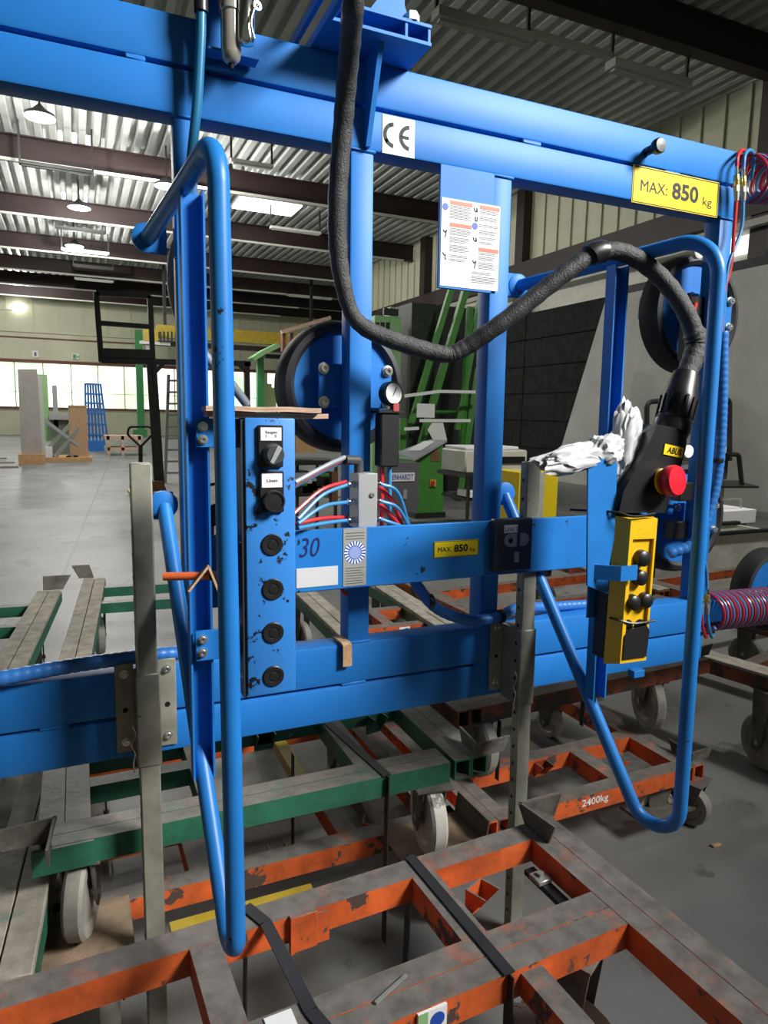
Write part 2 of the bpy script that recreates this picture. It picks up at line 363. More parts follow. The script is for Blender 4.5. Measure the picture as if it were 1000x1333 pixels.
# ---- tubular handles
TR = 0.0168
def handle(pts, rads, flanges):
    bb = MB(); bb.tube(fillet(pts, rads, 12), TR, 18); h = part('handle', bb, BLUEW)
    for p, ax in flanges:
        c = MB(); c.lathe(p, ax, [(0.03, -0.006), (0.032, 0.0), (0.032, 0.012), (0.024, 0.016)], 20); part('flange', c, BLUE, h)
    return h
handle([(0.160, 1.66, 0.405), (0.21, 1.10, 0.432), f(309, 1300, 1.10), (0.178, 1.64, -0.19)], [0.07, 0.036], [((0.158, 1.665, 0.405), (0, -1, 0)), ((0.176, 1.645, -0.186), (0, -1, 0))])
handle([(1.142, 1.66, 0.392), (1.318, 1.145, 0.432), f(877, 1174, 1.145), (1.108, 1.64, -0.19)], [0.085, 0.062], [((1.14, 1.665, 0.392), (0, -1, 0)), ((1.106, 1.645, -0.186), (0, -1, 0))])
for (x0, z0, x1) in ((0.155, 0.405, 0.20), (0.155, -0.19, 0.20), (1.07, 0.392, 1.145), (1.07, -0.19, 1.12)):
    bb = MB(); bb.box((x0, 1.655, z0 - 0.032), (x1, 1.668, z0 + 0.032), 0.002); part('handle_bracket', bb, BLUE)
# ---- open channels carried by the handles
def channel(uc, w0, v0, v1, wid=0.042, dep=0.032):
    t = 0.004; bb = MB()
    bb.box((uc - wid / 2, w0, v0), (uc - wid / 2 + t, w0 + dep, v1)); bb.box((uc + wid / 2 - t, w0, v0), (uc + wid / 2, w0 + dep, v1))
    bb.box((uc - wid / 2 + t, w0 + dep - t, v0), (uc + wid / 2 - t, w0 + dep, v1)); return part('support_channel', bb, BLUE)
channel(0.203, 1.30, -0.69, 0.41)
channel(1.217, 1.335, -0.70, 0.392)
# ---- switch box on the left handle
boxp = MB(); boxp.box((0.279, 1.25, -0.517), (0.374, 1.34, 0.012), 0.0035, seg=2); panel = part('switch_box', boxp, BLUEC, label='chipped blue switch box with black knobs')
bb = MB(); bb.box((0.273, 1.256, -0.52), (0.2785, 1.335, 0.008)); part('cover_edge', bb, DGREY, panel)
for vz in (-0.08, -0.22, -0.37, -0.48):
    bolt((0.2735, 1.27, vz), 0.003, (-1, 0, 0), panel, 0.003)
def bp(px, py): p = f(px, py, 1.25); return p
for (px0, py0, px1, py1) in ((336, 554, 369, 609), (338, 614, 370, 668)):
    flat(px0, py0, px1, py1, 1.242, 0.01, 'switch_bezel', BLACK, panel, bev=0.002)
for (px0, py0, px1, py1, txt, tw, th) in ((339.5, 557, 366.5, 574, 'Saugen\n1      S', 0.022, 0.012), (341, 617, 367.5, 635, 'L\u00f6sen', 0.02, 0.006)):
    _, (l, r, q, p_) = flat(px0, py0, px1, py1, 1.2408, 0.002, 'legend_plate', WHITE, panel)
    lettering(txt, (l + r) / 2, 1.2404, (q + p_) / 2, tw, th, INK, panel, bold=0.01)
c = bp(354, 592); bb = MB(); bb.lathe((c.x, 1.245, c.z), (0, -1, 0), [(0.0205, 0), (0.0205, 0.006), (0.0185, 0.008), (0.017, 0.02), (0.0155, 0.022), (0.0, 0.022)], 28); kn = part('selector_knob', bb, DGREY, panel)
bb = MB(); bb.box((-0.0045, -0.024, -0.017), (0.0045, -0.02, 0.017), 0.001, Matrix.Translation((c.x, 1.245, c.z)) @ Matrix.Rotation(R(28), 4, 'Y')); part('knob_grip', bb, MGREY, panel)
c = bp(354, 652); bb = MB(); bb.lathe((c.x, 1.245, c.z), (0, -1, 0), [(0.0205, 0), (0.0205, 0.014), (0.019, 0.016), (0.0165, 0.016), (0.0160, 0.014), (0.0, 0.0145)], 28); part('push_button', bb, BLACK, panel)
for (px, py) in ((354, 709.5), (355, 767.5), (355.5, 824), (356, 880.5)):
    c = bp(px, py); bb = MB(); bb.lathe((c.x, 1.2505, c.z), (0, -1, 0), [(0.0208, 0), (0.0208, 0.0025), (0.019, 0.004), (0.012, 0.0035), (0.0115, 0.0025), (0.008, 0.0025), (0.0075, 0.0036), (0.0, 0.0036)], 28); part('blanking_plug', bb, BLACK, panel)
# bolted tabs from the channel to the switch box
for (py0, py1, pys) in ((545, 583, (556, 573)), (822, 861, (833, 850))):
    p = f(254, py0, 1.296); q = f(254, py1, 1.296)
    bb = MB(); bb.box((p.x, 1.291, q.z), (0.28, 1.298, p.z), 0.001); tb = part('bolted_tab', bb, BLUE)
    for y_ in pys: c = f(264, y_, 1.291); bolt(c, 0.0065, parent=tb)
p = f(256, 698, 1.33); q = f(290, 790, 1.33); bb = MB(); bb.box((p.x, 1.327, q.z), (0.30, 1.331, p.z)); part('cover_plate', bb, BLUE)
# lever with orange grip and a bent strap over it
pa = f(213, 751, 1.27); pb = f(274, 750, 1.24); bb = MB(); bb.tube([pa, pb], 0.0075, 14); lv = part('lever_grip', bb, mat('orange_grip', (0.62, 0.12, 0.03), 0.5), label='orange lever grip')
bb = MB(); bb.cyl(pb, pb + (pb - pa).normalized() * 0.012, 0.009, 0.009, 14); part('grip_end', bb, INK, lv)
for (a_, b_) in (((245, 770), (271, 737)), ((271, 737), (286, 774))):
    bb = MB(); bb.bar(f(*a_, 1.232), f(*b_, 1.232), 0.004, 0.012, (0, 1, 0)); part('bent_strap', bb, CORK, lv)
# elbow fitting with red hose behind the handle
p = f(275, 672, 1.42); bb = MB(); bb.tube(fillet([p + Vector((0.03, 0, 0.015)), p + Vector((0, 0, 0.015)), p + Vector((0, 0, -0.02))], 0.012), 0.011, 12); el = part('elbow_fitting', bb, BLACK)
bb = MB(); bb.tube([p + Vector((0, 0, -0.02)), p + Vector((0, 0, -0.05))], 0.006, 10); part('hose', bb, HRED)
bb = MB(); bb.tube(spline([f(262, 640, 1.4), f(270, 633, 1.4), f(282, 630, 1.4)]), 0.003, 8); part('cable_stub', bb, BLACK)
# ---- signs and stickers
o, (l, r, q, p_) = flat(498, 153, 540, 203, 1.5985, 0.0015, 'conformity_sticker', WHITE)
cu, cv = (l + r) / 2, (q + p_) / 2; hh = (p_ - q) * 0.31
bb = MB()
for (cx, mid) in ((cu - 0.012, False), (cu + 0.030, True)):
    n = 14; ro, ri = hh * 1.08, hh * 0.74
    for k in range(n):
        a0 = R(95 + 170 * k / n); a1 = R(95 + 170 * (k + 1) / n)
        bb.prism([(cx + ro * math.cos(a0), 1.5978, cv + ro * math.sin(a0)), (cx + ro * math.cos(a1), 1.5978, cv + ro * math.sin(a1)), (cx + ri * math.cos(a1), 1.5978, cv + ri * math.sin(a1)), (cx + ri * math.cos(a0), 1.5978, cv + ri * math.sin(a0))], (0, 0.0004, 0))
    if mid: bb.box((cx - hh * 0.95, 1.5978, cv - hh * 0.13), (cx - hh * 0.1, 1.5982, cv + hh * 0.13))
part('ce_mark', bb, INK, o)
def maxsign(px0, py0, px1, py1, w, k, txt, parent=None):
    o, (l, r, q, p_) = flat(px0, py0, px1, py1, w - 0.0015, 0.0015, 'load_sign', SIGNY, parent, 'yellow maximum load sign')
    W_, H_ = r - l, p_ - q; y = w - 0.0021; cz = (q + p_) / 2; t = H_ * 0.022
    fr = MB()
    for (a0, a1, c0, c1) in ((l + t, r - t, q + t, q + 2 * t), (l + t, r - t, p_ - 2 * t, p_ - t), (l + t, l + 2 * t, q + t, p_ - t), (r - 2 * t, r - t, q + t, p_ - t)): fr.box((a0, y, c0), (a1, y + 0.0004, c1))
    part('sign_border', fr, INK, o)
    lettering(txt, l + W_ * 0.24, y, cz - H_ * 0.01, W_ * 0.30, H_ * 0.30, INK, o)
    lettering('850', l + W_ * 0.60, y, cz + H_ * 0.02, W_ * 0.31, H_ * 0.46, INK, o, bold=0.028)
    lettering('kg', l + W_ * 0.865, y, cz - H_ * 0.14, W_ * 0.11, H_ * 0.30, INK, o)
maxsign(823, 226, 936, 274, WF, 1, 'MAX:')
maxsign(565, 704, 623, 725, 1.49, 1, 'MAX.')
flat(386, 739, 440, 764, 1.4885, 0.0015, 'blank_label', BLANK, crossbar, 'blank pale grey label')
o, (l, r, q, p_) = flat(447, 688, 477, 763, 1.4885, 0.0015, 'inspection_plate', PLATE, None, 'grey inspection plate with blue round emblem')
cu = (l + r) / 2; cv = q + (p_ - q) * 0.58; bb = MB(); ro = (r - l) * 0.46
for k in range(20):
    a = 2 * math.pi * k / 20; d0 = 0.075
    bb.prism([(cu + rr * math.cos(a + s * d0 * rr / ro), 1.488, cv + rr * math.sin(a + s * d0 * rr / ro)) for rr, s in ((ro, -1), (ro, 1), (ro * 0.62, 1.4), (ro * 0.62, -1.4))], (0, 0.0004, 0))
part('emblem_ring', bb, WHITE, o)
bb = MB(); bb.lathe((cu, 1.4883, cv), (0, -1, 0), [(ro * 1.02, 0), (ro * 1.02, 0.0001), (0, 0.0001)], 28); part('emblem_disc', bb, INKB, o)
bb = MB(); bb.lathe((cu, 1.488, cv), (0, -1, 0), [(ro * 0.56, 0), (ro * 0.56, 0.0002), (0, 0.0002)], 24); part('emblem_centre', bb, mat('pale_blue_ink', (0.25, 0.32, 0.6), 0.5), o)
bb = MB()
for k in range(3): bb.box((l + 0.006, 1.4878, p_ - 0.012 - 0.007 * k), (r - 0.006, 1.4882, p_ - 0.0105 - 0.007 * k))
for k in range(7): bb.box((l + 0.006, 1.4878, q + 0.006 + 0.0062 * k), (r - 0.006 - (k % 3) * 0.004, 1.4882, q + 0.0072 + 0.0062 * k))
part('small_print', bb, INKG, o)
c = f(403, 713, 1.49); lettering('30', c.x, 1.4893, c.z, 0.05, 0.045, INKN, crossbar, name='handwritten_number', shear=0.25)
# identification reader
o, (l, r, q, p_) = flat(645, 676, 693, 744, 1.464, 0.026, 'reader_unit', DGREY, None, 'dark grey reader unit with label', 0.003)
W_, H_ = r - l, p_ - q
bb = MB(); bb.box((l + W_ * .22, 1.4632, p_ - H_ * .26), (l + W_ * .58, 1.4645, p_ - H_ * .11)); lab = part('name_label', bb, WHITE, o)
lettering('Linie 1', l + W_ * .40, 1.4630, p_ - H_ * .185, W_ * .31, H_ * .085, INK, o)
def capsule(cu, cv, w_, h_, nm, m, left=True):
    bb = MB(); poly = []
    for k in range(9):
        a = R(90 + 180 * k / 8); poly.append((cu - w_ / 2 + h_ / 2 + math.cos(a) * h_ / 2, 1.4633, cv + math.sin(a) * h_ / 2))
    poly += [(cu + w_ / 2, 1.4633, cv - h_ / 2), (cu + w_ / 2, 1.4633, cv + h_ / 2)]
    if not left: poly = [(2 * cu - p[0], p[1], p[2]) for p in poly]
    bb.prism(poly, (0, 0.001, 0)); part(nm, bb, m, o)
capsule(l + W_ * .40, p_ - H_ * .40, W_ * .34, H_ * .25, 'key_left_half', MGREY)
capsule(l + W_ * .78, p_ - H_ * .40, W_ * .24, H_ * .25, 'key_right_half', MGREY, False)
bb = MB(); bb.lathe((l + W_ * .40, 1.4632, p_ - H_ * .41), (0, -1, 0), [(W_ * .06, 0), (W_ * .06, 0.0006), (0, 0.0006)], 14); part('sensor_dot', bb, INK, o)
bb = MB(); bb.box((l + W_ * .52, 1.4632, p_ - H_ * .83), (l + W_ * .64, 1.4645, p_ - H_ * .63), 0.0003); part('indicator', bb, MGREY, o)
# safety sign
o, (l, r, q, p_) = flat(574, 263, 650, 376, 1.5975, 0.0015, 'safety_sign', WHITE, None, 'white safety instruction sign with red headers')
W_, H_ = r - l, p_ - q; y = 1.597
def rect(bb, x0, z0, x1, z1): bb.box((l + W_ * x0, y, p_ - H_ * z1), (l + W_ * x1, y + 0.0004, p_ - H_ * z0))
for (x0, z0) in ((.14, .02), (.14, .27), (.64, .02), (.64, .51)):
    bb = MB(); rect(bb, x0, z0, x0 + (.37 if x0 < .5 else .35), z0 + .045); part('header_bar', bb, SIGNR, o)
bb = MB()
for (x0, x1, z0, n) in ((.14, .5, .075, 9), (.14, .5, .33, 5), (.14, .48, .43, 4), (.14, .48, .52, 5), (.14, .46, .635, 2), (.14, .42, .68, 2), (.64, .98, .075, 3), (.64, .98, .15, 3), (.64, .98, .24, 2), (.64, .96, .31, 3), (.64, .95, .385, 2), (.64, .9, .44, 2), (.64, .98, .565, 2), (.64, .94, .61, 3), (.64, .96, .68, 5), (.53, .9, .80, 2), (.53, .97, .85, 5)):
    for k in range(n): rect(bb, x0, z0 + k * .017, x1 - random.random() * .07, z0 + k * .017 + .008)
part('printed_text', bb, INKG, o)
for (x0, z0) in ((.06, .10), (.565, .27)):
    bb = MB(); bb.lathe((l + W_ * x0, y + 0.0004, p_ - H_ * z0), (0, -1, 0), [(W_ * .05, 0), (W_ * .05, 0.0005), (0, 0.0005)], 18); part('blue_pictogram', bb, INKB, o)
for (x0, z0, pts) in ((.06, .36, 0), (.06, .62, 1), (.57, .06, 2), (.57, .16, 3), (.57, .40, 2), (.57, .67, 0)):
    bb = MB(); k = [[(-.03, 0), (0, .03), (.03, 0), (.015, .06), (0, .09)], [(-.03, 0), (0, .03), (.02, .02), (.01, .06), (.03, .08)], [(-.03, .0), (-.01, .04), (.03, .045), (.02, 0), (.02, .05)], [(0, 0), (0, .05), (.03, .05), (.03, 0), (.03, .05)]][pts]
    for a_, b_ in zip(k, k[1:]):
        bb.bar((l + W_ * (x0 + a_[0]), y, p_ - H_ * (z0 + a_[1])), (l + W_ * (x0 + b_[0]), y, p_ - H_ * (z0 + b_[1])), 0.0025, 0.0006, (0, 1, 0))
    part('pictogram', bb, INK, o)
# black knob screwed to the top beam, cork strip hooked on the lower beam comes later
c = f(848, 200, 1.6); d = f(861, 187, 1.545); bb = MB(); bb.lathe((d.x, 1.6, d.z - 0.004), (0, -1, 0), [(0.012, 0), (0.012, 0.02), (0.010, 0.022), (0.010, 0.03), (0.019, 0.034), (0.021, 0.04), (0.021, 0.052), (0.018, 0.056), (0.0, 0.057)], 20); part('black_knob', bb, BLACK)
# ---- suction pads
def pad(uc, vc, w0=1.70, R_=0.172, plate=True):
    bb = MB(); bb.lathe((uc, w0, vc), (0, 1, 0), [(R_ * .80, 0.005), (R_ * .86, -0.004), (R_ * .94, 0.0), (R_ * .985, 0.02), (R_, 0.045), (R_ * 1.0, 0.07), (R_ * .93, 0.075), (R_ * .80, 0.06)], 56, True)
    pd = part('suction_pad', bb, RUBBER)
    bb = MB(); bb.lathe((uc, w0 + 0.012, vc), (0, 1, 0), [(R_ * .24, 0), (R_ * .81, 0), (R_ * .81, 0.02), (R_ * .24, 0.02)], 48, True); part('pad_disc', bb, BLUE, pd)
    bb = MB(); bb.lathe((uc, w0 + 0.014, vc), (0, 1, 0), [(R_ * .26, 0), (R_ * .26, 0.01), (0, 0.01)], 24); part('pad_centre', bb, RUBBER, pd)
    if plate:
        bb = MB(); bb.box((uc - 0.083, w0 - 0.028, vc - 0.055), (uc + 0.118, w0 - 0.02, vc + 0.055), 0.002); part('pad_bracket', bb, BLUE, pd)
        for (a_, b_) in ((-0.07, 0.042), (-0.07, -0.042), (0.105, 0.042), (0.105, -0.042)):
            bolt((uc + a_, w0 - 0.028, vc + b_), 0.0105, parent=pd, h=0.012)
            bb = MB(); bb.cyl((uc + a_, w0 - 0.02, vc + b_), (uc + a_, w0 + 0.012, vc + b_), 0.008); part('spacer', bb, ZINC, pd)
    return pd
pad(0.645, 0.100)
pad(1.905, 0.385, 1.72, .195); pad(1.905, -0.30, 1.72, .195)
pad(2.45, -0.62, 1.76, 0.165, False)
bb = MB(); bb.box((U1, 1.64, -0.66), (2.62, 1.69, -0.58), 0.003); part('extension_arm', bb, BLUE)
# ---- vacuum gauge and valve block right of the post
p = f(505, 569, 1.575); bb = MB(); bb.box((p.x - 0.026, 1.56, p.z - 0.075), (p.x + 0.026, 1.60, p.z + 0.06), 0.004); vb_ = part('valve_body', bb, BLACK)
bb = MB(); bb.box((p.x - 0.034, 1.555, p.z + 0.058), (p.x + 0.034, 1.605, p.z + 0.066), 0.001); part('valve_cap', bb, BLACK, vb_)
bb = MB(); bb.box((p.x + 0.004, 1.553, p.z + 0.062), (p.x + 0.020, 1.575, p.z + 0.083), 0.001); part('gauge_stem', bb, mat('dull_red', (0.38, 0.05, 0.05), 0.5), vb_)
g = f(511, 513, 1.555); bb = MB(); bb.lathe((g.x, 1.59, g.z), (0.25, -1, 0.05), [(0.026, 0), (0.03, 0.006), (0.03, 0.028), (0.026, 0.031), (0.0245, 0.028)], 28); gh = part('gauge_housing', bb, BLACK)
bb = MB(); bb.lathe((g.x, 1.59, g.z), (0.25, -1, 0.05), [(0.0255, 0.0285), (0.0255, 0.0295), (0, 0.0295)], 28); part('gauge_dial', bb, WHITE, gh)
ax = Vector((0.25, -1, 0.05)).normalized(); gc = Vector((g.x, 1.59, g.z)) + ax * 0.0305
bb = MB(); bb.bar(gc + Vector((-0.004, 0, -0.008)), gc + Vector((0.006, 0, 0.014)), 0.0018, 0.0006, (0, 1, 0)); part('gauge_needle', bb, INK, gh)
for (px, m) in ((497, HRED), (507, HBLUE)):
    a_ = f(px, 598, 1.59); b_ = f(px, 692, 1.60); bb = MB(); bb.tube([a_, b_], 0.0058, 10); part('hose', bb, m)
# ---- manifold block with push-in fittings and hoses
a_ = f(467, 617, 1.515); b_ = f(491, 688, 1.515)
bb = MB(); bb.box((a_.x, 1.515, b_.z), (b_.x, 1.575, a_.z), 0.0015); mf = part('manifold_block', bb, ALU)
c = f(484, 645, 1.515); bolt((c.x, 1.515, c.z), 0.005, parent=mf, h=0.004)
bb = MB(); bb.cyl((a_.x + 0.012, 1.545, a_.z), (a_.x + 0.012, 1.545, a_.z + 0.016), 0.012, 0.012, 16); bb.tube(fillet([(a_.x + 0.012, 1.545, a_.z + 0.016), (a_.x + 0.012, 1.545, a_.z + 0.03), (a_.x - 0.03, 1.53, a_.z + 0.032)], 0.012), 0.0115, 14); part('elbow_plug', bb, DGREY, mf)
pl = Vector((a_.x - 0.03, 1.53, a_.z + 0.032))
for k, py in enumerate((632, 655, 679)):
    lz = f(467, py, 1.515).z
    for s in (-1, 1):
        x0 = a_.x if s < 0 else b_.x
        bb = MB(); bb.lathe((x0, 1.54, lz), (s, 0, 0), [(0.008, 0), (0.0085, 0.006), (0.0065, 0.007), (0.0075, 0.009), (0.0075, 0.017), (0.005, 0.018)], 12); part('push_fitting', bb, CHROME, mf)
        st = Vector((x0 + s * 0.017, 1.54, lz))
        if s < 0:
            ends = [f(388, 676 + k * 6, 1.46), f(420, (645, 660, 682)[k], 1.5)]
            for j, m in ((0, HBLUE), (1, HRED)):
                if k == 1 and j: continue
                off = Vector((0, 0.012, 0.006)) * j
                bb = MB(); bb.tube(spline([st + off, ends[1] + off + Vector((0, 0, 0.004 * j)), ends[0] + off - Vector((0.012 * j, 0, 0))], 10), 0.0046, 8); part('hose', bb, m)
        else:
            bb = MB(); bb.tube(spline([st, f(518, (642, 662, 684)[k], 1.55), f(534, 690, 1.6)], 10), 0.0046, 8); part('hose', bb, HBLUE)
            if k < 2:
                bb = MB(); bb.tube(spline([st + Vector((0, 0.02, -0.004)), f(512, 655 + 20 * k, 1.57), f(526, 694, 1.6)], 10), 0.006, 8); part('hose', bb, HRED)
for j, m in ((0, HGREY), (1, mat('pale_red_hose', (0.5, 0.12, 0.1), 0.4)), (2, HBLUE)):
    off = Vector((0, 0.010 * j, 0.006 - 0.006 * j)); bb = MB(); bb.tube(spline([pl + off, f(425, 610, 1.5) + off, f(384, 632, 1.46) + off], 10), 0.0058, 8); part('hose', bb, m)
bb = MB(); bb.tube(spline([f(440, 758, 1.61), f(450, 773, 1.61), f(462, 772, 1.61), f(472, 758, 1.61)]), 0.005, 8); part('hose', bb, HRED)
# ---- air filter unit on its bracket at the top
a_ = f(272, 60, 1.592); b_ = f(331, 92, 1.592)
bb = MB(); bb.box((a_.x - 0.01, 1.583, b_.z + 0.005), (b_.x, 1.592, 0.96), 0.001); br = part('filter_bracket', bb, BLUE)
bb = MB(); bb.box((a_.x - 0.01, 1.545, b_.z), (b_.x, 1.583, b_.z + 0.006), 0.001); part('bracket_shelf', bb, BLUE, br)
c = f(301, 70, 1.53); bb = MB(); bb.lathe((c.x, 1.53, c.z), (0, 0, 1), [(0.0, -0.022), (0.010, -0.02), (0.018, -0.012), (0.021, 0.0), (0.021, 0.075), (0.024, 0.078), (0.024, 0.12), (0.018, 0.125), (0.018, 0.15)], 22); fb = part('filter_bowl', bb, mat('clear_bowl', (0.42, 0.40, 0.36), 0.15, 0.4))
bb = MB(); bb.lathe((c.x, 1.53, c.z - 0.02), (0, 0, 1), [(0.005, -0.01), (0.007, 0.0), (0.004, 0.004)], 12); part('drain_nipple', bb, INK, fb)
c = f(320, 52, 1.51); bb = MB(); bb.lathe((c.x, 1.51, c.z), (0, 0, 1), [(0.004, -0.012), (0.016, -0.008), (0.0175, 0.0), (0.0175, 0.075), (0.014, 0.08), (0.014, 0.13)], 20); part('lubricator_bowl', bb, CHROME, fb)
bb = MB(); bb.lathe((c.x + 0.018, 1.50, c.z + 0.06), (0.3, -1, 0), [(0.009, 0), (0.009, 0.01), (0.005, 0.01), (0.004, 0.004)], 14); part('clamp_screw', bb, CHROME, fb)
bb = MB(); bb.tube(spline([(c.x + 0.012, 1.49, c.z + 0.05), (c.x + 0.005, 1.485, c.z + 0.02), (c.x + 0.012, 1.488, c.z - 0.006)]), 0.003, 8); part('bowl_clip', bb, CHROME, fb)
bb = MB(); bb.box((c.x - 0.065, 1.50, c.z + 0.105), (c.x + 0.03, 1.55, c.z + 0.15), 0.004); part('filter_head', bb, GALV, fb)
# teal air hose from the filter down behind the handle, grey hose continuing
h0 = f(262, 14, 1.545)
bb = MB(); bb.cyl(h0 + Vector((0, 0, -0.004)), h0 + Vector((0, 0, 0.05)), 0.0145, 0.0145, 16); bb.cyl(h0 + Vector((0, 0, 0.05)), h0 + Vector((0.05, 0, 0.06)), 0.014, 0.014, 12); part('hose_connector', bb, BLACK)
bb = MB(); bb.tube(spline([h0, f(261, 60, 1.55), f(257, 130, 1.56), f(250, 200, 1.575), f(243, 270, 1.60), f(232, 312, 1.65)], 10), 0.0105, 12); part('air_hose', bb, HTEAL)
bb = MB(); bb.tube(spline([f(236, 300, 1.68), f(225, 340, 1.68), f(226, 385, 1.68), f(240, 428, 1.69), f(266, 462, 1.70), f(296, 494, 1.71), f(322, 528, 1.72)], 10), 0.0115, 12); part('air_hose', bb, HGREY)
# ---- suspension head in the middle of the top beam
HU0, HU1 = f(409, 62, 1.6).x, f(533, 94, 1.6).x
hd = MB(); hd.box((HU0, 1.485, 0.8505), (HU1, 1.84, 0.859), 0.001); head = part('suspension_plate', hd, BLUE)
bb = MB(); bb.box((HU0 + .03, 1.485, 0.888), (HU1, 1.84, 0.896), 0.001); part('upper_plate', bb, BLUE, head)
for x0 in (HU0 + .04, HU1 - .065, HU1 - .008):
    bb = MB(); bb.box((x0, 1.488, 0.859), (x0 + 0.006, 1.835, 0.888)); part('web_plate', bb, BLUE, head)
bb = MB(); bb.prism([(0.650, WF, 0.655), (0.650, WF - 0.012, 0.655), (0.650, 1.515, 0.8505), (0.650, WF, 0.8505)], (0.012, 0, 0)); part('gusset_plate', bb, BLUE, head)
bb = MB(); bb.prism([(HU1 - .15, 1.50, 0.896), (HU1 - .05, 1.50, 0.896), (HU1 - .062, 1.50, 0.93), (HU1 - .062, 1.50, 1.12), (HU1 - .10, 1.50, 1.12), (HU1 - .11, 1.50, 0.95)], (0, 0.014, 0)); part('lifting_lug', bb, BLUE, head)
bb = MB(); bb.lathe((HU1 - .045, 1.497, 0.896), (0, 0, 1), [(0.017, 0), (0.017, 0.016), (0.013, 0.02), (0, 0.02)], 6); part('hexagon_nut', bb, WHITE, head)
for (du, dv) in ((0.0, 0.0), (-.022, .03)):
    bb = MB(); bb.box((HU0 + du - .008, 1.36, 0.851 + dv), (HU0 + du + .004, 1.84, 0.872 + dv), 0.001); part('side_rail', bb, BLUE, head)
# ---- adjustable legs of square tube
def leg(uc, w0, wid, vtop, label):
    s0, s1 = (-0.766, -0.55)
    bb = MB(); bb.box((uc - wid / 2, w0, -1.478), (uc + wid / 2, w0 + wid * .75, vtop), 0.003)
    lg = part('support_leg', bb, GALVD, None, label)
    bb = MB(); bb.box((uc - wid / 2 - 0.004, w0 - 0.004, s0), (uc + wid / 2 + 0.004, WF - 0.004, s1), 0.003); part('leg_sleeve', bb, GALVD, lg)
    for s in (-1, 1):
        x0 = uc + s * (wid / 2 + 0.004); x1 = uc + s * (wid / 2 + 0.044)
        bb = MB(); bb.box((min(x0, x1), WF - 0.007, s0 + 0.02), (max(x0, x1), WF - 0.001, s1 + 0.012), 0.001); fl = part('mounting_flange', bb, GALVD, lg)
        for dz in (0.045, 0.205): bolt(((x0 + x1) / 2, WF - 0.007, s0 + dz), 0.007, parent=lg)
        bb = MB(); bb.lathe(((x0 + x1) / 2, WF - 0.0072, s0 + 0.12), (0, -1, 0), [(0.006, 0), (0.006, 0.0006), (0, 0.0006)], 12); part('bolt_hole', bb, INK, lg)
    k = vtop - 0.05; bb = MB()
    hx = uc - wid / 2 - 0.0003
    while k > -1.40:
        if not (s0 < k < s1):
            bb.lathe((hx, w0 + wid * .37, k), (-1, 0, 0), [(0.005, 0), (0.005, 0.0006), (0, 0.0006)], 10)
        else: bb.lathe((hx - 0.004, w0 + wid * .37, k), (-1, 0, 0), [(0.005, 0), (0.005, 0.0006), (0, 0.0006)], 10)
        k -= 0.05
    part('pin_holes', bb, INK, lg)
    bb = MB(); bb.tube(spline([(uc + s_ * 0.004 - wid / 2 - 0.012, w0 + 0.004, s0 + 0.10 - 0.022 * q_) for q_, s_ in enumerate((0, 1.5, -1, 1, 0, 0))], 5), 0.0018, 6); part('spring_clip', bb, CHROME, lg)
    return lg
leg(0.122, 1.545, 0.044, -0.085, 'grey steel adjustable leg')
leg(1.112, 1.51, 0.044, -0.09, 'grey steel adjustable leg with pin holes')
# ---- spiral wrapped hoses
def wrapped(pts, r=0.0145, name='spiral_wrapped_hose'):
    pts = resample(spline(pts, 12), 0.005)
    bb = MB(); bb.tube(pts, lambda i: r * (0.92 if i % 4 == 0 else 1.0), 12); return part(name, bb, WRAP)
wrapped([f(-60, 895, 1.585), f(0, 884, 1.585), f(100, 866, 1.6), f(200, 853, 1.62), f(300, 846, 1.64), f(420, 842, 1.70)], 0.0165)
wrapped([f(536, 745, 1.60), f(545, 765, 1.585), f(570, 793, 1.575), f(612, 808, 1.575), f(650, 803, 1.585), f(672, 793, 1.61), f(720, 790, 1.65), f(800, 785, 1.67)], 0.0155)
wrapped([f(941, 432, 1.56), f(940, 520, 1.56), f(936, 600, 1.56), f(926, 655, 1.56), f(905, 705, 1.57), f(870, 722, 1.60)], 0.0175)
for (px, py, w_) in ((560, 783, 1.575), (652, 803, 1.583), (934, 600, 1.56)):
    c = f(px, py, w_); bb = MB(); bb.tube([c + Vector((-0.006, 0, 0)), c + Vector((0.006, 0, 0.001))] if py > 700 else [c + Vector((0, 0, -0.006)), c + Vector((0, 0, 0.006))], 0.0195, 12); part('hose_clamp', bb, BLACK)
# thin twin hoses, couplings and recoil coils at the end of the frame
def helix(p0, p1, r, turns, ph):
    p0 = Vector(p0); p1 = Vector(p1); d = (p1 - p0); a = d.normalized(); x = a.orthogonal().normalized(); y = a.cross(x); n = turns * 18
    return [p0 + d * (i / n) + (x * math.cos(ph + 2 * math.pi * i / 18) + y * math.sin(ph + 2 * math.pi * i / 18)) * r for i in range(n + 1)]
DRED = mat('clear_red_coil', (0.42, 0.02, 0.05), 0.25)
DBLU = mat('clear_blue_coil', (0.10, 0.18, 0.36), 0.25)
for (c0, c1, rad, tn) in ((f(968, 233, 1.66), f(1075, 240, 1.72), 0.070, 9), (f(918, 797, 1.64), f(1030, 785, 1.70), 0.062, 15)):
    for ph, m in ((0, DRED), (math.pi, DBLU)):
        bb = MB(); bb.tube(helix(c0, c1, rad, tn, ph), 0.0063, 8); part('recoil_coil', bb, m)
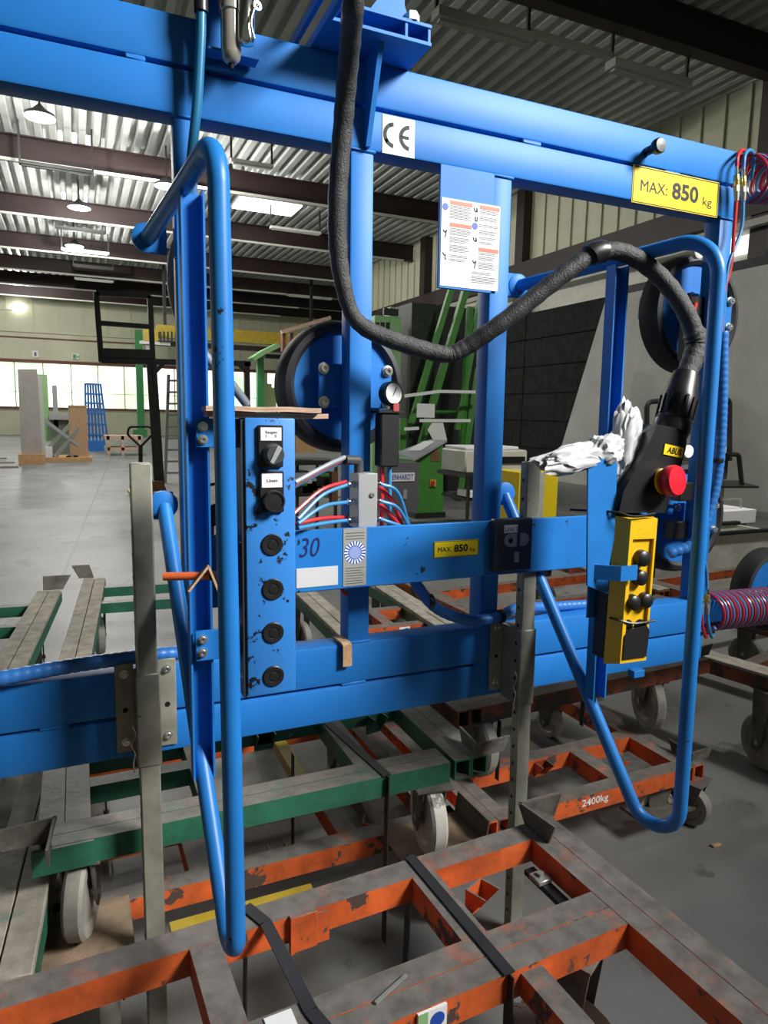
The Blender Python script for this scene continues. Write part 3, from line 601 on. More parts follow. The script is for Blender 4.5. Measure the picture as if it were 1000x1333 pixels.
for (px, py0, py1, w_) in ((959, 222, 262, 1.565), (968, 225, 262, 1.565), (913, 770, 800, 1.585), (921, 770, 800, 1.585)):
    a_ = f(px, py1, w_); b_ = f(px, py0, w_); d = b_ - a_
    bb = MB(); bb.cyl(a_, a_ + d * .3, 0.0065, 0.0085, 12); bb.cyl(a_ + d * .3, a_ + d * .5, 0.0095, 0.0095, 6); cp = part('quick_coupling', bb, GALV)
    bb = MB(); bb.cyl(a_ + d * .5, a_ + d * .62, 0.009, 0.0095, 12); bb.cyl(a_ + d * .66, a_ + d * .85, 0.0095, 0.008, 12); bb.cyl(a_ + d * .62, a_ + d * .66, 0.007, 0.007, 12); part('coupling_ring', bb, BRASS, cp)
    bb = MB(); bb.cyl(a_ + d * .85, b_ + d * .1, 0.006, 0.006, 10); part('coupling_tail', bb, CHROME, cp)
for (px, m, e) in ((959, HRED, 0), (968, HBLUE, 8)):
    bb = MB(); bb.tube(spline([f(px, 262, 1.565), f(px - 3, 300, 1.565), f(952 - e * .4, 345, 1.565), f(941 + e * .3, 390, 1.565), f(940, 440, 1.565)], 8), 0.0052, 8); part('hose', bb, m)
    bb = MB(); bb.tube(spline([f(px, 222, 1.565), f(px + 2, 203, 1.57), f(px + 8, 196, 1.60), f(px + 14, 205, 1.64), c0 if False else f(px + 10, 235, 1.66)], 8), 0.0055, 8); part('hose', bb, m)
for (px, m) in ((913, HRED), (921, HBLUE)):
    bb = MB(); bb.tube(spline([f(px, 770, 1.585), f(px - 1, 745, 1.59), f(px - 6, 725, 1.59), f(px - 16, 706, 1.60)], 8), 0.0052, 8); part('hose', bb, m)
    bb = MB(); bb.tube(spline([f(px, 800, 1.585), f(px + 2, 818, 1.59), f(px + 6, 830, 1.61), f(px + 8, 822, 1.64)], 8), 0.0055, 8); part('hose', bb, m)
# small valves between the end post and the pads
for (px, py, w_) in ((886, 545, 1.62), (888, 640, 1.62), (880, 690, 1.66)):
    c = f(px, py, w_); bb = MB(); bb.box(c - Vector((0.03, 0.02, 0.03)), c + Vector((0.03, 0.02, 0.03)), 0.003); part('pad_valve', bb, BLACK)
c = f(893, 588, 1.60); bb = MB(); bb.lathe(c, (0, -1, 0), [(0.02, 0), (0.02, 0.012), (0.016, 0.013), (0, 0.0125)], 18); part('small_gauge', bb, WHITE)
c = f(905, 329, 1.62); bb = MB(); bb.lathe(c, (0.1, -1, 0), [(0.02, 0), (0.022, 0.015), (0.018, 0.017), (0, 0.016)], 20); part('small_gauge', bb, CREAM)
c = f(905, 425, 1.66); bb = MB(); bb.box(c - Vector((0.05, 0.02, 0.11)), c + Vector((0.04, 0.02, 0.09)), 0.004); part('pad_valve', bb, BLACK)
bb = MB(); bb.tube(spline([f(903, 440, 1.60), f(900, 420, 1.60), f(905, 395, 1.6)]), 0.009, 10); part('hose', bb, HRED)
# ---- sheet-metal holder for the pendant
HW_ = 1.20
hq = [f(x_, y_, HW_) for x_, y_ in ((765, 763), (792, 774), (793, 738), (800, 700), (804, 604), (800, 599), (770, 597), (766, 604))]
hp = MB(); hp.prism(hq, (0, 0.005, 0)); hold = part('pendant_holder', hp, BLUEW)
a_ = f(800, 736, 1.18)
bb = MB(); bb.prism([(1.060, 1.199, a_.z), (1.100, 1.160, a_.z), (1.148, 1.160, a_.z), (1.148, 1.164, a_.z), (1.103, 1.164, a_.z), (1.064, 1.203, a_.z)], (0, 0, -0.034)); part('clamp_arm', bb, BLUEW, hold)
bb = MB(); bb.box((1.10, 1.262, -0.45), (1.27, 1.267, -0.10)); part('back_sheet', bb, BLUE, hold)
bb = MB(); bb.box((1.175, 1.178, -0.582), (1.208, 1.20, -0.565), 0.001); part('bottom_tab', bb, BLUE, hold)
bb = MB(); bb.box((1.20, 1.267, -0.25), (1.235, 1.336, -0.20)); part('holder_stay', bb, BLUE, hold); bb = MB(); bb.box((1.20, 1.267, -0.44), (1.235, 1.336, -0.40)); part('holder_stay', bb, BLUE, hold)

# ================================================================== pendant control with its cable
pend = thing('pendant_control', 'yellow and black hanging pendant control with red stop button in the blue holder', 'control', (1.17, 1.21, -0.60), rot=RF)
def pp(name, mb, m, parent=None, label=None): return part(name, mb, m, parent or pend, label)
PT = f(838, 674, 1.175).z; PB = f(828, 868, 1.175).z
PM = Matrix.Translation((1.166, 1.175, PB)) @ Matrix.Rotation(R(1.5), 4, 'Y'); PH = PT - PB; HW = 0.052
bb = MB()
poly = [(-HW, 0.04, 0.0), (-HW, 0.04, PH), (-HW + .012, 0.0, PH - .004), (-HW + .012, 0.0, 0.03)]
# shell: front plate with bevelled flanks and a recessed key field
def shell(bb, x0, x1, z0, z1, y0, y1, inset=0.012):
    A = [(x0, y1, z0), (x1, y1, z0), (x1, y1, z1), (x0, y1, z1)]; B = [(x0 + inset, y0, z0 + inset), (x1 - inset, y0, z0 + inset), (x1 - inset, y0, z1 - inset * .3), (x0 + inset, y0, z1 - inset * .3)]
    C = [(-0.030, y0, z0 + .075), (0.034, y0, z0 + .075), (0.034, y0, z1 - .05), (-0.030, y0, z1 - .05)]; D = [(a, y0 + .008, c) for a, _, c in C]
    va = [[bb.bm.verts.new(PM @ Vector(p)) for p in q] for q in (A, B, C, D)]
    for P_, Q_ in zip(va, va[1:]):
        for i in range(4): bb.bm.faces.new((P_[i], P_[(i + 1) % 4], Q_[(i + 1) % 4], Q_[i]))
    bb.bm.faces.new(va[3]); bb.bm.faces.new(va[0][::-1])
shell(bb, -HW, HW, 0.0, PH, 0.0, 0.04); ys = pp('yellow_shell', bb, YELLOW)
bb = MB(); bb.box((-HW - .001, 0.0405, 0.01), (HW + .001, 0.084, PH + .0), 0.004, PM); pp('back_shell', bb, BLACK)
def onp(x, z): return PM @ Vector((x, 0.0, z))
ydir = (PM.to_3x3() @ Vector((0, -1, 0)))
for (x_, z_, r_) in ((0.002, PH - .095, .019), (0.0, PH - .140, .018), (-0.016, PH - .197, .018), (0.022, PH - .195, .018)):
    bb = MB(); bb.lathe(onp(x_, z_) - ydir * .008, ydir, [(r_ * 1.05, 0), (r_ * 1.05, .004), (r_, .008), (r_ * .96, .016), (r_ * .7, .020), (0, .021)], 22); pp('push_button', bb, BLACK)
for (x_, z_) in ((-0.02, PH - .255), (0.018, PH - .257)):
    bb = MB(); bb.lathe(onp(x_, z_) - ydir * .008, ydir, [(.016, 0), (.016, .002), (.012, .0025), (.010, .001), (0, .001)], 20); pp('button_hole', bb, INK)
bb = MB(); bb.prism([PM @ Vector(p) for p in ((-.034, -.0005, .022), (.036, -.0005, .022), (.040, -.0005, .085), (.030, -.0005, .098), (-.022, -.0005, .092), (-.034, -.0005, .078))], ydir * .003); pp('black_plate', bb, mat('black_film', (0.02, 0.02, 0.022), 0.25))
# black neck leaning back up towards the cable
nk = [(806, 668), (812, 640), (828, 610), (843, 582), (856, 553), (896, 560), (893, 585), (882, 625), (866, 668)]
bb = MB(); bb.prism([f(x_, y_, 1.185) for x_, y_ in nk], (0.012, 0.07, 0.0)); neck = pp('neck_housing', bb, BLACK)
a_ = f(862, 575, 1.183); b_ = f(893, 582, 1.183); up_ = Vector((0.012, 0, .028))
MT = Matrix.Translation((a_ + b_) / 2 + Vector((0, -0.0012, 0)))
xx = (b_ - a_).normalized(); zz = Vector((0, -1, 0)); yy = zz.cross(xx)
MT = Matrix(((xx.x, yy.x, zz.x, (a_.x + b_.x) / 2), (xx.y, yy.y, zz.y, 1.1826), (xx.z, yy.z, zz.z, (a_.z + b_.z) / 2 - .016), (0, 0, 0, 1)))
bb = MB(); bb.box((-.030, -.012, -.0012), (.030, .012, .0002), 0, MT); pp('yellow_badge', bb, SIGNY)
lettering('ABUS', 0, 0, 0, .046, .015, INK, pend, 'badge_lettering', bold=.03, shear=.2, M=MT @ Matrix.Translation((.002, 0, .0006)))
c = f(862, 627, 1.183); ed = Vector((0.18, -1, 0.12)).normalized()
bb = MB(); bb.lathe(c, ed, [(.024, 0), (.024, .01), (.030, .012), (.034, .016), (.036, .024), (.036, .034), (.033, .040), (.0, .043)], 28); pp('stop_button', bb, REDB)
bb = MB(); bb.lathe(c, ed, [(.030, 0), (.030, .006), (.026, .008)], 24); pp('stop_collar', bb, YELLOW)
g0 = f(874, 560, 1.22); g1 = f(893, 488, 1.24); gd = (g1 - g0); gl = gd.length
bb = MB(); bb.lathe(g0, gd, [(.040, -.01), (.043, 0), (.043, gl * .12), (.038, gl * .15), (.040, gl * .18), (.041, gl * .55), (.036, gl * .72), (.034, gl * .85), (.030, gl)], 26); gland = pp('cable_gland', bb, BLACK)
ga = gd.normalized(); gx = ga.orthogonal().normalized(); gy = ga.cross(gx)
for k in range(14):
    a = 2 * math.pi * k / 14; q_ = gx * math.cos(a) + gy * math.sin(a)
    bb = MB(); bb.bar(g0 + ga * gl * .2 + q_ * .0415, g0 + ga * gl * .54 + q_ * .042, .006, .005, q_); pp('gland_rib', bb, BLACK, gland)
CP = [(893, 490, 1.24), (903, 466, 1.245), (908, 450, 1.25), (903, 432, 1.255), (892, 405, 1.26), (868, 370, 1.28), (838, 343, 1.305), (806, 328, 1.325), (775, 331, 1.335), (740, 353, 1.35), (700, 384, 1.38), (650, 423, 1.42), (612, 449, 1.46), (592, 460, 1.475), (583, 462, 1.48), (560, 458, 1.49), (520, 446, 1.50), (480, 430, 1.51), (459, 410, 1.51), (447, 372, 1.505), (440, 320, 1.50), (440, 250, 1.48), (446, 170, 1.45), (452, 100, 1.40), (457, 40, 1.33), (460, 0, 1.28), (463, -60, 1.26)]
bb = MB(); cps = spline([f(*p) for p in CP], 7); nC = len(cps)
def crad(i):
    t = i / 7; k = .0208
    k *= 1 - .10 * math.exp(-((t - 13.5) / 1.0) ** 2) - .15 * math.exp(-((t - 18.2) / 1.2) ** 2) + .15 * math.exp(-((t - 2.2) / 1.2) ** 2)
    return k * (1.02 + .04 * math.sin(i * 1.9)) * (1.15 if t < 3 else 1)
bb.tube(cps, crad, 16); pp('cable_sleeve', bb, SLEEVE)
c = f(790, 331, 1.33); bb = MB(); bb.tube([f(768, 334, 1.335), f(772, 331, 1.334), f(782, 328, 1.331), f(787, 328, 1.33)], lambda i: (.0262, .0275, .027, .0258)[i], 14); pp('tape_wrap', bb, BLACK)
for py in (668, 807):       # cable ties holding it
    l_ = f(765 if py < 700 else 788, py, 1.20); r_ = f(862 if py < 700 else 858, py + 2, 1.172)
    bb = MB(); bb.tube(spline([f(742 if py < 700 else 785, py - 4, 1.258), f(800, py - 1, 1.19), f(825, py + 5, 1.170), f(853, py + 1, 1.172)], 8), .0028, 6); pp('cable_tie', bb, BLACK)
# ---- crumpled white film on top of the holder
def crumple(mb, cen, axes, seed, amp=.25, sub=4):
    r = bmesh.ops.create_icosphere(mb.bm, subdivisions=sub, radius=1.0)
    for v in r['verts']:
        d = v.co.copy(); n1 = noise.noise(d * 1.6 + Vector((seed, 0, 0))); n2 = abs(noise.noise(d * 3.1 + Vector((0, seed, 0)))); n3 = abs(noise.noise(d * 6.5 + Vector((0, 0, seed))))
        k = 1 + amp * .55 * n1 - amp * .75 * n2 - amp * .22 * n3
        v.co = Vector(cen) + axes[0] * d.x * k + axes[1] * d.y * k + axes[2] * d.z * k
    for v in r['verts']:
        for fc in v.link_faces: fc.smooth = False
bagc = f(790, 600, 1.23)
bag = thing('plastic_film', 'crumpled white plastic film lying on top of the blue pendant holder', 'plastic film', bagc, rot=RF)
bb = MB()
a_ = f(692, 608, 1.20); b_ = f(800, 588, 1.23); d = b_ - a_
crumple(bb, (a_ + b_) / 2, (d * .52, Vector((0, .03, 0)), Vector((-.012, 0, .033))), 3.1, .5)
a_ = f(806, 640, 1.235); b_ = f(818, 522, 1.235); d = b_ - a_
crumple(bb, (a_ + b_) / 2, (Vector((.046, 0, .012)), Vector((0, .032, 0)), d * .55), 8.7, .5)
crumple(bb, f(785, 588, 1.225), (Vector((.055, 0, .0)), Vector((0, .036, 0)), Vector((0.01, 0, .042))), 5.2, .55)
part('film_sheet', bb, BAG, bag)
# ---- cardboard strips on the switch box, cork strip on the lower beam
for (x0, x1, py, w_, lab) in ((265, 413, 533, 1.27, 'topmost long corrugated cardboard strip on the blue switch box'), (268, 422, 541, 1.285, 'lower long cardboard strip lying flat on the blue switch box')):
    a_ = f(x0, py, w_); b_ = f(x1, py - 1 if py < 540 else py + 1, w_)
    b_.z = a_.z = (0.0275 if py < 540 else 0.0165)
    t = thing('cardboard_strip', lab, 'cardboard', a_ + Vector((0, 0, -.004)), 'cardboard strips on the switch box', rot=RF)
    for j, m in ((-1, CARDP), (0, CARD), (1, CARDP)):
        bb = MB(); n = 10; pts = []
        for k in range(n + 1):
            q_ = a_.lerp(b_, k / n); pts.append(q_ + Vector((0, 0, .0008 * math.sin(k * 1.3 + py) + j * .003)))
        for p0, p1 in zip(pts, pts[1:]): bb.bar(p0, p1, .05, .0029, (0, 0, 1))
        part('paper_layer', bb, m, t)
c = f(447, 832, 1.6); t = thing('cork_strip', 'bent tan cork strip hooked over the lower blue beam', 'cork strip', (c.x, 1.595, -.62), rot=RF)
bb = MB(); bb.prism([(c.x - .012, 1.65, -.555), (c.x - .012, 1.65, -.549), (c.x - .009, 1.592, -.549), (c.x - .006, 1.584, -.556), (c.x - .006, 1.584, -.612), (c.x - .006, 1.589, -.612), (c.x - .006, 1.590, -.560), (c.x - .009, 1.595, -.5555)], (.024, 0, 0))
part('strip_body', bb, CORK, t)

# ================================================================== stillage trolleys
class Trolley:
    def __init__(s, name, label, piv, ang, z, paint, group='stillage trolleys'):
        s.t = thing(name, label, 'trolley', (piv[0], piv[1], 0), group); s.z = z; s.m = paint
        s.t.rotation_euler = (0, 0, R(ang)); del s.t['_b']
    def add(s, name, mb, m, parent=None, label=None):       # meshes are written in trolley coordinates (pivot = origin)
        me_o = mb.build(name, m, None); me_o.parent = parent or s.t
        if label: me_o['label'] = label
        return me_o
    def rail(s, a0, a1, b0, b1, h=0.06, z=None, m=None, name='rail'):
        z = s.z if z is None else z; t = .005; bb = MB(); z0 = z - h
        if a1 - a0 > b1 - b0:      # hollow section open at both ends
            sec = [(b0, z0), (b1, z0), (b1, z), (b0, z)]; inn = [(b0 + t, z0 + t), (b1 - t, z0 + t), (b1 - t, z - t), (b0 + t, z - t)]
            P = lambda e, q: (e, q[0], q[1]); e0, e1 = a0, a1
        else:
            sec = [(a0, z0), (a1, z0), (a1, z), (a0, z)]; inn = [(a0 + t, z0 + t), (a1 - t, z0 + t), (a1 - t, z - t), (a0 + t, z - t)]
            P = lambda e, q: (q[0], e, q[1]); e0, e1 = b0, b1
        V = [[bb.bm.verts.new(P(e, q)) for q in sc_] for e, sc_ in ((e0, sec), (e1, sec), (e1, inn), (e0, inn))]
        for i in range(4):
            for A, B in ((0, 1), (1, 2), (2, 3), (3, 0)):
                bb.bm.faces.new((V[A][i], V[A][(i + 1) % 4], V[B][(i + 1) % 4], V[B][i]))
        return s.add(name, bb, m or s.m)
    def double(s, a0, a1, b0, b1, **k):
        if a1 - a0 > b1 - b0:
            c = (b0 + b1) / 2; s.rail(a0, a1, b0, c - .001, **k); s.rail(a0, a1, c + .001, b1, **k)
        else:
            c = (a0 + a1) / 2; s.rail(a0, c - .001, b0, b1, **k); s.rail(c + .001, a1, b0, b1, **k)
    def caster(s, a, b, R_, zb, rot=0, m=None, fork=True, wid=.046):
        zt = s.z - .06; M = Matrix.Translation((a, b, 0)) @ Matrix.Rotation(R(rot), 4, 'Z')
        bb = MB(); bb.box((-.055, -.055, zt - .008), (.055, .055, zt), 0.001, M)
        for x_ in (-1, 1):
            bb.prism([M @ Vector((x_ * (wid / 2 + .008), y_, z_)) for y_, z_ in ((-.05, zt - .008), (.05, zt - .008), (.035, zb + R_ * .75), (0.0, zb + R_ * .6), (-.02, zb + R_ * .9))], M.to_3x3() @ Vector((x_ * .005, 0, 0)))
        c = s.add('caster', bb, GRIME)
        bb = MB(); w2 = wid / 2; bb.lathe(M @ Vector((-w2, 0, zb + R_)), M.to_3x3() @ Vector((1, 0, 0)), [(R_ * .15, .004), (R_ * .62, .006), (R_ * .68, 0), (R_ * .93, 0), (R_, .008), (R_, wid - .008), (R_ * .93, wid), (R_ * .68, wid), (R_ * .62, wid - .006), (R_ * .15, wid - .004)], 28)
        s.add('wheel', bb, m or WHEELG, c)
        bb = MB(); bb.cyl(M @ Vector((-w2 - .02, 0, zb + R_)), M @ Vector((w2 + .02, 0, zb + R_)), .011, .011, 8); s.add('axle', bb, GALV, c)
    def corner(s, a, b, sa, sb, size=.10, h=.05, m=None):
        z = s.z; bb = MB(); t = .006
        bb.prism([(a, b, z - .001), (a + sa * size, b, z - .001), (a + sa * (size + .02), b, z + h), (a - sa * .015, b - sb * .012, z + h)], (0, t * sb, 0))
        bb.prism([(a, b, z - .001), (a, b + sb * size, z - .001), (a, b + sb * (size + .02), z + h), (a - sa * .012, b - sb * .015, z + h)], (t * sa, 0, 0))
        s.add('corner_guide', bb, m or GRIME)
    def gusset(s, a, b, w_=.05, h=.07, ya=0.0, m=None):
        bb = MB(); z = s.z - .01; Mx = Matrix.Translation((a, b, z)) @ Matrix.Rotation(R(ya), 4, 'Z')
        for sx in (-1, 1): bb.prism([Mx @ Vector(p) for p in ((sx * w_ / 2, 0, 0), (sx * w_ / 2, -.05, 0), (sx * w_ / 2, 0, -h))], Mx.to_3x3() @ Vector((.004, 0, 0)))
        bb.prism([Mx @ Vector(p) for p in ((-w_ / 2, 0, 0), (w_ / 2, 0, 0), (w_ / 2, 0, -h), (-w_ / 2, 0, -h))], Mx.to_3x3() @ Vector((0, .004, 0)))
        s.add('stake_pocket', bb, m or s.m)
    def strap(s, pts, w_=.025, m=None, name='strap', up=(0, 0, 1)):
        bb = MB()
        for p0, p1 in zip(pts, pts[1:]): bb.bar(p0, p1, w_, .003, up)
        s.add(name, bb, m or RUBBER)
    def plate(s, a0, a1, b0, b1, z, m, name='corner_plate', t=.005):
        bb = MB(); bb.box((a0, b0, z - t), (a1, b1, z)); return s.add(name, bb, m)
    def planks(s, a0, a1, b0, b1, z, nj, t=.022):     # two plank rows side by side, nj boards each
        mid = (a0 + a1) / 2
        for k, (x0, x1) in enumerate(((a0, mid - .002), (mid + .002, a1))):
            for j in range(nj):
                y0 = b0 + (b1 - b0) * j / nj + .002; y1 = b0 + (b1 - b0) * (j + 1) / nj - .002
                bb = MB(); bb.box((x0, y0, z), (x1, y1, z + t + .0015 * ((j + k) % 2)), .002); s.add('plank', bb, WOODG)
# ---- orange trolley in front of the lifting frame
T = Trolley('stillage_trolley', 'bright orange trolley with black straps standing in front of the blue lifting frame', (1.115, 1.365), 2.5, .45, ORANGE)
T.rail(-1.75, -.112, -.062, 0); T.double(-.11, 0, -1.6, 0); T.double(-1.75, -.112, -.38, -.272); T.double(-1.75, -.112, -1.25, -1.14)
T.rail(-.455, -.395, -.271, -.063); T.rail(-.955, -.895, -.271, -.063); T.rail(-1.75, -1.69, -1.139, -.381); T.rail(-.955, -.895, -1.139, -.381)
T.rail(-.39, -.34, -1.139, -.381, h=.05, z=.44)
T.corner(-.085, .002, 1, -1, .095, .055, GRIME)
T.gusset(-.33, -.13, .055, .075, 20); T.gusset(-.69, -.062, .06, .07, 180)
bb = MB(); bb.box((-.75, -.072, .37), (-.69, -.064, .452), .001); bb.box((-.75, -.075, .37), (-.742, -.063, .455)); T.add('stake_pocket', bb, ORANGE)
bb = MB(); bb.box((-.155, -.23, .385), (-.125, -.09, .40), .002); T.add('brake_rod', bb, STEELK)
bb = MB(); bb.box((-.165, -.16, .40), (-.125, -.12, .412), .002); bb.cyl((-.145, -.14, .412), (-.145, -.14, .42), .009, .009, 6); T.add('bolted_plate', bb, GALV)
T.caster(-.20, -.325, .13, 0, 25, WHEELW, wid=.06); T.caster(-.33, -.33, .13, 0, -35, WHEELW, wid=.06); T.caster(-1.3, -.2, .105, 0, 0, WHEELG); T.caster(-.9, -1.1, .105, 0, 0, WHEELG); T.caster(-.2, -1.2, .105, 0, 0, WHEELG)
T.strap([(-.43, .004, .10), (-.425, .004, .4535), (-.42, -.384, .4535), (-.415, -.384, .02)])
T.strap([(-.83, .004, .10), (-.825, .004, .4535), (-.80, -.06, .4535), (-.79, -.30, .4535), (-.77, -.384, .4535), (-.77, -.384, .02)])
bb = MB(); c = atZ(515, 1325, .42) ; T.plate(-.62, -.56, -.386, -.3805, .448, WHITE, 'paper_sticker', .045); T.plate(-.62, -.60, -.3865, -.386, .448, PGREEN, 'sticker_strip', .045); bb = MB(); bb.lathe((-.58, -.3862, .425), (0, -1, 0), [(.015, 0), (.015, .0005), (0, .0005)], 18); T.add('sticker_emblem', bb, INKB)
T.plate(-.87, -.82, -.32, -.28, .4535, WHITE, 'paper_label', .003)
bb = MB(); bb.bar((-.68, -.335, .454), (-.60, -.305, .456), .006, .004); T.add('scratch_rod', bb, GALV)
# ---- green trolley stacked on a low orange one, behind the frame on the left
L1 = Trolley('stillage_trolley', 'low orange trolley with sawdust on its corner plates under the green trolley', (-.12, 1.52), 0.6, .24, ORANGE)
L1.rail(.02, 1.19, .22, .28); L1.rail(.02, 1.19, .50, .56); L1.double(0, .10, .02, 1.05); L1.double(1.10, 1.20, .08, 1.05); L1.rail(.02, 1.2, .99, 1.05)
for x_ in (.36, .80): L1.rail(x_, x_ + .06, .281, .499)
L1.plate(-.02, .20, -.02, .24, .243, SAW); bb = MB(); bb.prism([(-.02, -.02, .243), (-.02, .24, .243), (-.05, .24, .31), (-.05, -.02, .31)], (.005, 0, 0)); L1.add('corner_guide', bb, GRIME)
L1.plate(.92, 1.19, .06, .24, .243, SAW); bb = MB(); bb.prism([(1.19, .06, .243), (1.19, .24, .243), (1.20, .24, .31), (1.20, .06, .31)], (-.005, 0, 0)); L1.add('corner_guide', bb, GRIME)
for (x_, y_) in ((.14, .12), (1.06, .14), (.14, .95), (1.06, .95)): L1.caster(x_, y_, .075, 0, 0, WHEELW)
L1.gusset(.62, .28, .05, .07, 180); L1.gusset(.92, .30, .05, .06, 150)
bb = MB(); bb.box((.30, .20, .10), (.70, .24, .13)); L1.add('yellow_crossbar', bb, YPAINT)
L2 = Trolley('stillage_trolley', 'dusty dark green trolley with big grey wheels stacked behind the blue lower beam', (-.12, 1.60), 0.0, .52, GREEN)
L2.double(.02, 1.06, 0, .092); L2.double(0, .115, .093, 1.15); L2.double(1.075, 1.185, .0, 1.15); L2.rail(.116, 1.074, .42, .48); L2.rail(.116, 1.074, 1.05, 1.15)
L2.rail(.37, .43, .093, .419); L2.rail(.80, .86, .093, .419); L2.rail(.116, .37, .24, .29, h=.05)
L2.plate(-.01, .12, -.008, .002, .52, GREEN, 'end_plate', .06)
L2.corner(.03, .03, -1, -1, .10, .05); L2.corner(1.15, .0, 1, 1, .09, .045)
L2.gusset(.62, .42, .055, .07, 0); L2.gusset(.99, .40, .05, .07, 10)
L2.caster(.09, .065, .108, .244, -14, WHEELG); L2.caster(1.01, .03, .108, .244, -8, WHEELW); L2.caster(.09, 1.05, .108, .244, 0, WHEELG); L2.caster(1.05, 1.05, .108, .244, 0, WHEELG)
L2.strap([(.80, .50, .523), (.86, -.004, .523), (.86, -.004, .02)]); L2.strap([(.70, .36, .44), (.70, .36, .02)])
bb = MB(); bb.box((.72, .3, .30), (.76, .9, .34)); L2.add('yellow_crossbar', bb, YPAINT)
# ---- pair on the right
R1 = Trolley('stillage_trolley', 'low orange trolley marked 2400kg in white behind the blue handle', (1.12, 1.68), 1.0, .24, ORANGE)
R1.rail(.10, .86, 0, .06); R1.rail(.10, .86, .27, .33); R1.double(0, .10, 0, .9); R1.double(.862, .965, 0, .9); R1.rail(.1, .86, .84, .9); R1.rail(.56, .62, .061, .269)
R1.corner(.93, .03, 1, 1, .09, .04); R1.gusset(.42, .27, .05, .06, 0); R1.gusset(.70, .18, .06, .05, 70)
lettering('2400kg', 0, 0, 0, .115, .034, WHITE, R1.t, 'stencil_lettering', bold=.012, M=Matrix(((1, 0, 0, .445), (0, 0, -1, -.0006), (0, 1, 0, .212), (0, 0, 0, 1))))
R1.caster(.80, .07, .075, 0, 75, WHEELW); R1.caster(.93, .02, .075, 0, 20, WHEELG); R1.caster(.1, .8, .075, 0, 0, WHEELW); R1.caster(.9, .8, .075, 0, 0, WHEELW)
R1.plate(.66, .96, -.02, .10, .09, GRIME, 'wheel_guard', .012)
R2 = Trolley('stillage_trolley', 'rusty brown-orange trolley stacked on the one marked 2400kg', (1.13, 1.885), 3.0, .52, RUSTO)
R2.double(.10, 1.25, 0, .10); R2.double(0, .10, 0, .7); R2.rail(.1, 1.25, .30, .36); R2.rail(.1, 1.25, .64, .7); R2.double(1.15, 1.25, .101, .64); R2.rail(.55, .61, .101, .299)
R2.corner(1.20, .04, 1, 1, .09, .045); R2.caster(.98, .07, .115, .245, -22, WHEELG); R2.caster(.2, .6, .115, .245, 0, WHEELG); R2.caster(1.1, .6, .115, .245, 0, WHEELG); R2.caster(.12, .06, .115, .245, 0, WHEELG)
R2.strap([(.17, -.004, .46), (.17, -.004, .24)], .02); R2.strap([(.70, .15, .46), (.70, .15, .27)], .02)
R3 = Trolley('stillage_trolley', 'grey topped trolley with a large rubber caster right of the rusty stacked trolley', (2.74, 1.55), 14, .42, RUSTO)
R3.double(0, .11, -.2, 1.4); R3.double(.80, .91, -.2, 1.4); R3.rail(.111, .799, .45, .51); R3.rail(.111, .799, 1.2, 1.26); R3.caster(.04, .35, .12, 0, -25, WHEELG, wid=.055); R3.caster(.85, .2, .12, 0, 0, WHEELG); R3.caster(.1, 1.3, .12, 0, 0, WHEELG); R3.caster(.85, 1.3, .12, 0, 0, WHEELG)
R3.planks(.0, .11, -.2, 1.4, .42, 3, .012)
R4 = Trolley('stillage_trolley', 'orange railed trolley standing in front of the stained plaster trough', (3.6, 2.68), 4, .40, ORANGE)
R4.double(0, .1, 0, .9); R4.rail(.1, 1.6, .38, .44); R4.rail(.1, 1.6, .8, .86); R4.double(1.5, 1.6, 0, .9)
for (x_, y_) in ((.1, .1), (1.5, .1), (.1, .8), (1.5, .8)): R4.caster(x_, y_, .1, 0, 10)
# ---- trolleys further back, seen through the frame
B1 = Trolley('stillage_trolley', 'long green trolley with wooden planks on its rail beside the grey leg', (-.235, 1.60), -4.3, .38, GREEN)
B1.double(0, .13, -.22, 3.25); B1.planks(.0, .13, -.22, 3.2, .38, 4); B1.rail(.131, .999, 3.0, 3.06); B1.rail(.131, .999, 2.62, 2.68); B1.rail(1.0, 1.06, 2.62, 3.06)
B1.rail(.131, .9, 1.55, 1.61, m=ORANGE)
bb = MB(); bb.prism([(-.03, 3.22, .40), (.06, 3.22, .40), (.03, 3.30, .47), (-.08, 3.30, .47)], (0, .006, 0)); B1.add('corner_guide', bb, GRIME)
B1.caster(.1, 2.85, .12, 0, 10); B1.caster(.08, 1.6, .12, 0, 0); B1.caster(.95, 2.84, .12, 0, 0); B1.caster(.85, 1.6, .12, 0, 0)
B2 = Trolley('stillage_trolley', 'green trolley with wooden planks at the open floor past the grey leg', (-.52, 1.75), -5.0, .38, GREEN)
B2.double(0.02, .15, 0, 2.85); B2.planks(0.02, .15, 0, 2.8, .38, 4); B2.rail(-1.4, .019, 2.55, 2.61); B2.rail(-1.4, .019, 2.15, 2.21); B2.double(-1.53, -1.4, 0, 2.85)
bb = MB(); bb.prism([(.05, 2.82, .40), (.16, 2.82, .40), (.20, 2.90, .47), (.04, 2.90, .47)], (0, .006, 0)); B2.add('corner_guide', bb, GRIME)
B2.caster(.06, 2.4, .12, 0, 10); B2.caster(.06, .3, .12, 0, 0); B2.caster(-1.45, 2.4, .12, 0, 0); B2.caster(-1.45, .3, .12, 0, 0)
B3 = Trolley('stillage_trolley', 'green trolley with plank topped rails behind the cork strip', (1.13, 2.72), -2, .40, GREEN)
B3.double(0, .13, 0, 1.35); B3.planks(0, .13, 0, 1.35, .40, 2); B3.double(.52, .65, -.05, 1.35); B3.planks(.52, .65, -.05, 1.2, .40, 2)
B3.rail(.131, .519, .45, .51, m=ORANGE); B3.rail(.131, .519, .75, .81, m=ORANGE); B3.rail(.30, .36, .511, .749, m=ORANGE)
